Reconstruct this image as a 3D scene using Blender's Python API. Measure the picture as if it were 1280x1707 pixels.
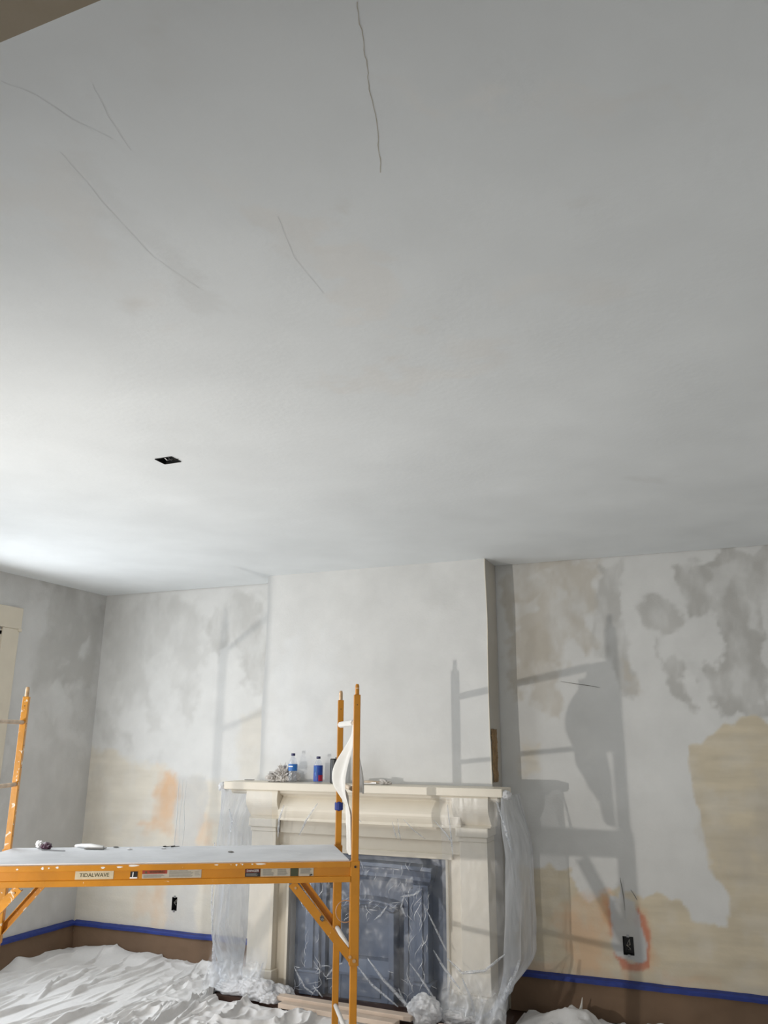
import bpy, bmesh, math, random
import numpy as np
from mathutils import Vector, Matrix, noise
random.seed(7)
C = bpy.context.scene.collection
SC = bpy.context.scene
for o in list(bpy.data.objects): bpy.data.objects.remove(o)

# ---------------------------------------------------------------- camera
HC = 1.74
PITCH, YAW, ROLL, FPX = 0.2771, 0.3927, 0.005, 1337.8
fwd = Vector((-math.sin(YAW)*math.cos(PITCH), math.cos(YAW)*math.cos(PITCH), math.sin(PITCH)))
rgt = Vector((math.cos(YAW), math.sin(YAW), 0)); upv = rgt.cross(fwd)
r2 = rgt*math.cos(ROLL)+upv*math.sin(ROLL); u2 = -rgt*math.sin(ROLL)+upv*math.cos(ROLL)
cam = bpy.data.cameras.new('camera'); cam.sensor_fit = 'VERTICAL'; cam.sensor_height = 36.0
cam.lens = 36.0*FPX/1707.0; cam.clip_start = 0.05
co = bpy.data.objects.new('camera', cam); C.objects.link(co)
M3 = Matrix((r2, u2, -fwd)).transposed()
co.matrix_world = Matrix.Translation((0, 0, HC)) @ M3.to_4x4()
SC.camera = co
# ---------------------------------------------------------------- world, lights, exposure
w = bpy.data.worlds.new('world'); SC.world = w; w.use_nodes = True
bg = w.node_tree.nodes['Background']; bg.inputs[0].default_value = (0.87, 0.89, 0.88, 1); bg.inputs[1].default_value = 0.85
SC.view_settings.view_transform = 'Standard'; SC.view_settings.look = 'None'
SC.view_settings.gamma = 1.0; SC.view_settings.use_curve_mapping = False
SC.view_settings.exposure = 0.17

def area(name, loc, to, sx, sy, power, col):
    l = bpy.data.lights.new(name, 'AREA'); l.shape = 'RECTANGLE'; l.size = sx; l.size_y = sy
    l.energy = power; l.color = col
    o = bpy.data.objects.new(name, l); C.objects.link(o); o.location = loc
    o.rotation_euler = (Vector(to)-Vector(loc)).to_track_quat('-Z', 'Y').to_euler()
    return o
# daylight standing in the two windows of the left wall
area('window_daylight', (-5.43, 4.34, 1.67), (-3.4, 4.46, 1.28), 0.92, 1.75, 41, (0.90, 0.95, 1.0))
area('window_daylight', (-5.43, 1.90, 1.67), (-3.4, 2.6, 0.9), 0.92, 1.75, 42, (0.93, 0.97, 1.0))
# small work lamp that throws the hard shadows of the scaffold
wl = bpy.data.lights.new('work_lamp', 'SPOT'); wl.energy = 200; wl.shadow_soft_size = 0.022
wl.spot_size = math.radians(130); wl.spot_blend = 1.0; wl.color = (1.0, 0.955, 0.89)
wo = bpy.data.objects.new('work_lamp', wl); C.objects.link(wo); wo.location = (-3.729, 1.172, 1.105)
wo.rotation_euler = (Vector((-0.6, 5.7, 2.3))-wo.location).to_track_quat('-Z', 'Y').to_euler()

# ---------------------------------------------------------------- dimensions (metres, floor at z = 0)
XL, YB, YF, XA, XB, H = -5.361, 6.018, 5.73, -3.416, -1.55, 3.055
XR, Y0 = 2.4, 0.56
TZ = 0.2483   # top of the masking tape

# ---------------------------------------------------------------- materials
def mat(name, col=(.8,.8,.8), rough=.6, metal=0., bump=0., bscale=30., var=0., vscale=8., attr=None, col2=None, thr=None, spec=.5, speck=None):
    m = bpy.data.materials.new(name); m.use_nodes = True; nt = m.node_tree; N = nt.nodes; K = nt.links
    b = N['Principled BSDF']; b.inputs['Roughness'].default_value = rough; b.inputs['Metallic'].default_value = metal
    b.inputs['Specular IOR Level'].default_value = spec
    tc = N.new('ShaderNodeTexCoord')
    cur = None
    if attr:
        a = N.new('ShaderNodeVertexColor'); a.layer_name = attr; cur = a.outputs['Color']
    else:
        r = N.new('ShaderNodeRGB'); r.outputs[0].default_value = (*col, 1); cur = r.outputs[0]
    if var > 0:
        n = N.new('ShaderNodeTexNoise'); n.inputs['Scale'].default_value = vscale; n.inputs['Detail'].default_value = 6
        K.new(tc.outputs['Object'], n.inputs['Vector'])
        mr = N.new('ShaderNodeMapRange'); mr.inputs['From Min'].default_value = .25; mr.inputs['From Max'].default_value = .75
        mr.inputs['To Min'].default_value = 1-var; mr.inputs['To Max'].default_value = 1+var
        K.new(n.outputs['Fac'], mr.inputs['Value'])
        mx = N.new('ShaderNodeMix'); mx.data_type = 'RGBA'; mx.blend_type = 'MULTIPLY'; mx.inputs[0].default_value = 1
        K.new(cur, mx.inputs[6]); K.new(mr.outputs[0], mx.inputs[7]); cur = mx.outputs[2]
    if speck:   # (colour, scale, threshold): flecks of paint
        n = N.new('ShaderNodeTexNoise'); n.inputs['Scale'].default_value = speck[1]; n.inputs['Detail'].default_value = 3
        n.inputs['Distortion'].default_value = .6
        K.new(tc.outputs['Object'], n.inputs['Vector'])
        mr = N.new('ShaderNodeMapRange'); mr.inputs['From Min'].default_value = speck[2]; mr.inputs['From Max'].default_value = speck[2]+.03
        K.new(n.outputs['Fac'], mr.inputs['Value'])
        mx = N.new('ShaderNodeMix'); mx.data_type = 'RGBA'; mx.inputs[7].default_value = (*speck[0], 1)
        K.new(mr.outputs[0], mx.inputs[0]); K.new(cur, mx.inputs[6]); cur = mx.outputs[2]
    K.new(cur, b.inputs['Base Color'])
    if bump > 0:
        n = N.new('ShaderNodeTexNoise'); n.inputs['Scale'].default_value = bscale; n.inputs['Detail'].default_value = 5
        K.new(tc.outputs['Object'], n.inputs['Vector'])
        bp = N.new('ShaderNodeBump'); bp.inputs['Strength'].default_value = bump; bp.inputs['Distance'].default_value = .01
        K.new(n.outputs['Fac'], bp.inputs['Height']); K.new(bp.outputs[0], b.inputs['Normal'])
    return m

def film_mat(name, op_lo, op_hi, scale=(6, 6, 1.2), rough=.12, col=(.92,.94,.97), bump=.8, gloss=.25, dens=False):
    m = bpy.data.materials.new(name); m.use_nodes = True; nt = m.node_tree; N = nt.nodes; K = nt.links
    for n in list(N): N.remove(n)
    out = N.new('ShaderNodeOutputMaterial'); tc = N.new('ShaderNodeTexCoord')
    mp = N.new('ShaderNodeMapping'); mp.inputs['Scale'].default_value = scale; K.new(tc.outputs['Object'], mp.inputs['Vector'])
    ns = N.new('ShaderNodeTexNoise'); ns.inputs['Scale'].default_value = 1.6; ns.inputs['Detail'].default_value = 5; ns.inputs['Distortion'].default_value = 1.0
    K.new(mp.outputs[0], ns.inputs['Vector'])
    bp = N.new('ShaderNodeBump'); bp.inputs['Strength'].default_value = bump; bp.inputs['Distance'].default_value = .03
    K.new(ns.outputs['Fac'], bp.inputs['Height'])
    tr = N.new('ShaderNodeBsdfTransparent'); tr.inputs[0].default_value = (.97,.98,1,1)
    df = N.new('ShaderNodeBsdfDiffuse'); df.inputs[0].default_value = (*col, 1); K.new(bp.outputs[0], df.inputs['Normal'])
    tl = N.new('ShaderNodeBsdfTranslucent'); tl.inputs[0].default_value = (*col, 1); K.new(bp.outputs[0], tl.inputs['Normal'])
    gl = N.new('ShaderNodeBsdfGlossy'); gl.inputs['Roughness'].default_value = rough; K.new(bp.outputs[0], gl.inputs['Normal'])
    m1 = N.new('ShaderNodeMixShader'); m1.inputs[0].default_value = .35; K.new(df.outputs[0], m1.inputs[1]); K.new(tl.outputs[0], m1.inputs[2])
    m2 = N.new('ShaderNodeMixShader'); m2.inputs[0].default_value = gloss; K.new(m1.outputs[0], m2.inputs[1]); K.new(gl.outputs[0], m2.inputs[2])
    mr = N.new('ShaderNodeMapRange'); mr.inputs['From Min'].default_value = .35; mr.inputs['From Max'].default_value = .7
    mr.inputs['To Min'].default_value = op_lo; mr.inputs['To Max'].default_value = op_hi; K.new(ns.outputs['Fac'], mr.inputs['Value'])
    m3 = N.new('ShaderNodeMixShader'); 
    if dens:
        va = N.new('ShaderNodeVertexColor'); va.layer_name = 'Density'; ml = N.new('ShaderNodeMath'); ml.operation = 'MULTIPLY'
        K.new(mr.outputs[0], ml.inputs[0]); K.new(va.outputs[0], ml.inputs[1]); K.new(ml.outputs[0], m3.inputs[0])
    else: K.new(mr.outputs[0], m3.inputs[0])
    K.new(tr.outputs[0], m3.inputs[1]); K.new(m2.outputs[0], m3.inputs[2])
    K.new(m3.outputs[0], out.inputs[0])
    return m

MT = dict(
    wall=mat('plastered_wall', attr='Col', rough=.9, bump=.15, bscale=60, var=.05, vscale=5, spec=.2),
    ceiling=mat('plaster_ceiling', attr='Col', rough=.9, bump=.10, bscale=40, var=.02, vscale=3, spec=.2),
    plain=mat('plain_wall', (.74,.73,.71), .9, var=.05, vscale=3, spec=.2),
    floor=mat('dark_floor', (.06,.03,.02), .5, var=.3),
    dark=mat('dark_void', (.01,.01,.01), .9),
    cream=mat('cream_paint', (.68,.61,.49), .45, bump=.05, bscale=12, var=.03),
    mantel=mat('mantel_paint', (.76,.695,.58), .4, bump=.06, bscale=10, var=.04, vscale=5),
    paper=mat('brown_masking_paper', (.17,.105,.062), .75, bump=.5, bscale=9, var=.2, vscale=3, speck=((.6,.58,.52), 22, .76)),
    tape=mat('blue_tape', (.015,.035,.21), .6, bump=.3, bscale=30, var=.25, vscale=14, speck=((.6,.63,.7), 26, .77)),
    orange=mat('yellow_orange_paint', (.56,.225,.012), .35, var=.12, vscale=9, bump=.05, bscale=60, speck=((.80,.66,.48), 30, .72)),
    orange_dirty=mat('spattered_orange_paint', (.63,.265,.018), .4, var=.18, vscale=9, bump=.1, bscale=60, speck=((.82,.72,.58), 34, .63)),
    rung=mat('spattered_rung', (.62,.50,.38), .5, var=.25, vscale=20, bump=.2, bscale=60),
    steel=mat('pin_steel', (.55,.36,.20), .4, metal=.3, var=.3, vscale=30),
    deck=mat('dusty_plywood', (.73,.74,.76), .7, bump=.2, bscale=20, var=.12, vscale=4, speck=((.72,.73,.74), 14, .62)),
    cloth=mat('canvas_drop_cloth', (.72,.71,.70), .9, bump=.25, bscale=35, var=.06, vscale=3, spec=.1),
    white_cloth=mat('white_cloth', (.78,.76,.72), .9, bump=.3, bscale=30, spec=.1),
    rag=mat('dirty_rag', (.60,.57,.54), .9, bump=.5, bscale=40, var=.25, vscale=25, spec=.1),
    iron=mat('blue_grey_iron', (.125,.155,.215), .33, bump=.35, bscale=16, var=.12, vscale=6),
    wood=mat('raw_wood_board', (.62,.50,.40), .6, bump=.2, bscale=20, var=.12, vscale=6),
    black=mat('black_plastic', (.018,.018,.018), .4, bump=.1),
    blue=mat('blue_label', (.02,.16,.50), .4), navy=mat('navy_cap', (.012,.012,.09), .35), deepblue=mat('deep_blue_label', (.02,.07,.36), .4, var=.3, vscale=60),
    red=mat('red_label', (.45,.02,.06), .4), dred=mat('dull_red', (.34,.05,.03), .5), sticker=mat('sticker_paper', (.50,.46,.38), .6, var=.1, vscale=60),
    tapepaper=mat('masking_tape_label', (.60,.52,.36), .6, var=.08, vscale=40), ink=mat('dark_ink', (.10,.09,.04), .7), greyink=mat('grey_ink', (.24,.23,.21), .7),
    olive=mat('dark_olive', (.06,.07,.035), .6), white=mat('white_plastic', (.8,.8,.8), .4), metalgrey=mat('grey_metal', (.35,.35,.36), .35, metal=.8),
    plum=mat('plum_wrapper', (.07,.03,.05), .35, var=.5, vscale=60), wire=mat('hoop_wire', (.55,.33,.20), .4, metal=.3),
    casing=mat('shaded_cream_casing', (.30,.245,.17), .5, bump=.1),  # cream lining browned in its colour to stand in for shade
    crack=mat('crack_shade', (.68,.69,.69), .9),
    badwood=mat('scarred_lath', (.30,.19,.09), .8, bump=.9, bscale=25, var=.5, vscale=18),
    film=film_mat('clear_film', .42, .78, (4,4,1.0), .2, bump=.35, gloss=.18, dens=True), skirt=film_mat('gathered_film', .35, .95, (5,5,2.2), .25, bump=.4, gloss=.1, dens=True), film_front=film_mat('tight_film', .04, .20, (3,3,2), .34, bump=.10, gloss=.35),
    film_ball=film_mat('crumpled_film', .75, 1., (12,12,12), .3, (.93,.93,.94), .6, .08),
    strand=film_mat('film_strand', .25, .62, (20,20,20), .22, gloss=.35),
    crease=film_mat('film_crease', .55, .95, (20,20,20), .22, gloss=.4, bump=.3),
    pet=film_mat('clear_bottle_plastic', .08, .30, (20,20,20), .08, gloss=.6, bump=.2),
    rubber=mat('rubber', (.03,.03,.03), .7),
    glass=film_mat('window_glass', .03, .05, gloss=1., bump=0.),
)

# ---------------------------------------------------------------- helpers
BASE = {}
def tag(o, label=None, cat=None, group=None, kind=None):
    if label: o['label'] = label
    if cat: o['category'] = cat
    if group: o['group'] = group
    if kind: o['kind'] = kind
    return o
def empty(name, loc, label=None, cat=None, group=None, kind=None):
    o = bpy.data.objects.new(name, None); C.objects.link(o); o.location = loc; BASE[o.name] = Vector(loc)
    o.empty_display_size = .05
    return tag(o, label, cat, group, kind)
def base_of(o):
    return BASE[o.name]
def density(o, f, nu, nv):
    at = o.data.color_attributes.new('Density', 'FLOAT_COLOR', 'POINT')
    at.data.foreach_set('color', [c for i in range(nu+1) for j in range(nv+1) for c in (lambda k: (k, k, k, 1.))(f(i/nu, j/nv))])
    return o
def put(bm, name, m, parent=None, smooth=False, origin=None, bevel=0.):
    base = base_of(parent) if parent else Vector(origin or (0, 0, 0))
    bmesh.ops.translate(bm, verts=bm.verts, vec=-base)
    bmesh.ops.recalc_face_normals(bm, faces=bm.faces)
    me = bpy.data.meshes.new(name); bm.to_mesh(me); bm.free()
    me.materials.append(MT[m] if isinstance(m, str) else m)
    for p in me.polygons: p.use_smooth = smooth
    o = bpy.data.objects.new(name, me); C.objects.link(o)
    BASE[o.name] = base
    if parent: o.parent = parent
    else: o.location = base
    if bevel > 0:
        md = o.modifiers.new('bevel', 'BEVEL'); md.width = bevel; md.segments = 2; md.limit_method = 'ANGLE'
    return o
def box(bm, x0, x1, y0, y1, z0, z1):
    v = [bm.verts.new(p) for p in ((x0,y0,z0),(x1,y0,z0),(x1,y1,z0),(x0,y1,z0),(x0,y0,z1),(x1,y0,z1),(x1,y1,z1),(x0,y1,z1))]
    for f in ((0,3,2,1),(4,5,6,7),(0,1,5,4),(1,2,6,5),(2,3,7,6),(3,0,4,7)): bm.faces.new([v[i] for i in f])
    return bm
def boxo(*a): return box(bmesh.new(), *a)
def beam(bm, p, q, w, h, side=None):
    """rectangular bar from p to q; w along the side direction, h across it"""
    p, q = Vector(p), Vector(q); d = (q-p).normalized()
    s = Vector(side) if side else (Vector((0,0,1)).cross(d) if abs(d.z) < .99 else Vector((1,0,0)))
    s = (s-d*s.dot(d)).normalized(); t = d.cross(s)
    vs = []
    for c in (p, q):
        for a, b in ((-1,-1),(1,-1),(1,1),(-1,1)): vs.append(bm.verts.new(c+s*(a*w/2)+t*(b*h/2)))
    for f in ((0,1,2,3),(7,6,5,4),(0,4,5,1),(1,5,6,2),(2,6,7,3),(3,7,4,0)): bm.faces.new([vs[i] for i in f])
    return bm
def tube(bm, pts, r, n=10, cap=True):
    pts = [Vector(p) for p in pts]; rings = []
    rr = r if isinstance(r, (list, tuple)) else [r]*len(pts)
    s = None
    for i, p in enumerate(pts):
        d = (pts[min(i+1, len(pts)-1)]-pts[max(i-1, 0)]).normalized()
        if s is None: s = d.orthogonal().normalized()
        s = (s-d*s.dot(d)).normalized(); t = d.cross(s)
        rings.append([bm.verts.new(p+(s*math.cos(2*math.pi*k/n)+t*math.sin(2*math.pi*k/n))*rr[i]) for k in range(n)])
    for a, b in zip(rings, rings[1:]):
        for k in range(n): bm.faces.new((a[k], a[(k+1)%n], b[(k+1)%n], b[k]))
    if cap: bm.faces.new(rings[0][::-1]); bm.faces.new(rings[-1])
    return bm
def lathe(bm, prof, c, n=24):
    rings = []
    for r, z in prof:
        rings.append([bm.verts.new((c[0]+r*math.cos(2*math.pi*k/n), c[1]+r*math.sin(2*math.pi*k/n), c[2]+z)) for k in range(n)])
    for a, b in zip(rings, rings[1:]):
        for k in range(n): bm.faces.new((a[k], a[(k+1)%n], b[(k+1)%n], b[k]))
    bm.faces.new(rings[0][::-1]); bm.faces.new(rings[-1])
    return bm
def prism_x(bm, prof, x0, x1):
    """profile of (y, z) points swept along x"""
    a = [bm.verts.new((x0, y, z)) for y, z in prof]; b = [bm.verts.new((x1, y, z)) for y, z in prof]
    n = len(prof)
    for k in range(n): bm.faces.new((a[k], a[(k+1)%n], b[(k+1)%n], b[k]))
    bm.faces.new(a[::-1]); bm.faces.new(b)
    return bm
def prism_y(bm, prof, y0, y1):
    a = [bm.verts.new((x, y0, z)) for x, z in prof]; b = [bm.verts.new((x, y1, z)) for x, z in prof]
    n = len(prof)
    for k in range(n): bm.faces.new((a[k], a[(k+1)%n], b[(k+1)%n], b[k]))
    bm.faces.new(a[::-1]); bm.faces.new(b)
    return bm
def sheet(f, nu, nv):
    bm = bmesh.new(); g = [[bm.verts.new(f(i/nu, j/nv)) for j in range(nv+1)] for i in range(nu+1)]
    for i in range(nu):
        for j in range(nv): bm.faces.new((g[i][j], g[i+1][j], g[i+1][j+1], g[i][j+1]))
    return bm
def fb(x, y, z=0., o=4):
    return noise.fractal(Vector((x, y, z)), 1.0, 2.0, o, noise_basis='PERLIN_ORIGINAL')
def ridge(x, y, z=0.):
    return 1-abs(noise.noise(Vector((x, y, z))))*2
def crumple(c, r, sub=4, amp=.35, freq=9., seed=0., flat=None):
    bm = bmesh.new(); bmesh.ops.create_icosphere(bm, subdivisions=sub, radius=1.)
    for v in bm.verts:
        d = v.co.normalized(); p = d*freq*.35+Vector((seed, seed*1.7, 0))
        k = 1+amp*(fb(p.x, p.y, p.z, 5)*.8+(ridge(p.x*1.8, p.y*1.8, p.z*1.8)-.6)*.5)
        v.co = Vector((d.x*r[0]*k, d.y*r[1]*k, d.z*r[2]*k))+Vector(c)
        if flat is not None and v.co.z < flat: v.co.z = flat+(v.co.z-flat)*.04
    return bm
def words(txt, size, m, parent, loc, ux, uy, name='lettering', thick=.0004):
    cu = bpy.data.curves.new(name, 'FONT'); cu.body = txt; cu.size = size; cu.extrude = thick; cu.align_x = 'CENTER'; cu.align_y = 'CENTER'
    cu.resolution_u = 2
    tmp = bpy.data.objects.new(name, cu); C.objects.link(tmp)
    me = bpy.data.meshes.new_from_object(tmp.evaluated_get(bpy.context.evaluated_depsgraph_get())); bpy.data.objects.remove(tmp)
    bm = bmesh.new(); bm.from_mesh(me)
    ux = Vector(ux).normalized(); uy = Vector(uy).normalized(); uz = ux.cross(uy)
    for v in bm.verts: v.co = Vector(loc)+ux*v.co.x+uy*v.co.y+uz*v.co.z
    bpy.data.meshes.remove(me)
    return put(bm, name, m, parent)

# ---------------------------------------------------------------- stains and patches on the plaster (wall coordinates, metres)
def open_box(p0, p1, face, t=0.):
    """five walls of a box, open on one side ('-y' or '-z')"""
    bm = boxo(p0[0], p1[0], p0[1], p1[1], p0[2], p1[2])
    ax = 'xyz'.index(face[1])
    f = min(bm.faces, key=lambda q: q.calc_center_median()[ax]); bm.faces.remove(f)
    return bm
def sweep(prof, p0, p1, A, B):
    """closed profile of (a, b) in the directions A, B carried from p0 to p1"""
    bm = bmesh.new(); n = len(prof)
    r = [[bm.verts.new(Vector(p)+A*a+B*b) for a, b in prof] for p in (p0, p1)]
    for k in range(n): bm.faces.new((r[0][k], r[0][(k+1) % n], r[1][(k+1) % n], r[1][k]))
    bm.faces.new(r[0][::-1]); bm.faces.new(r[1])
    return bm
def ring_x(x0, x1, y0, y1, z0, z1, w):
    bm = bmesh.new(); P = lambda k: [(y0+k, z0+k), (y1-k, z0+k), (y1-k, z1-k), (y0+k, z1-k)]
    R_ = [[bm.verts.new((x, y, z)) for y, z in P(k)] for x, k in ((x0, 0), (x1, 0), (x1, w), (x0, w))]
    for a in range(4):
        b = (a+1) % 4
        for i in range(4): bm.faces.new((R_[a][i], R_[a][(i+1) % 4], R_[b][(i+1) % 4], R_[b][i]))
    return bm
COL = dict(LIGHT=(.70,.695,.675), GREY=(.50,.49,.465), TAN=(.69,.635,.535), SAND=(.63,.55,.41), ORANGE=(.70,.45,.27), PATCH=(.555,.555,.55), RED=(.58,.22,.14), BROWN=(.52,.475,.405), WHITE=(.735,.74,.735))
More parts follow.
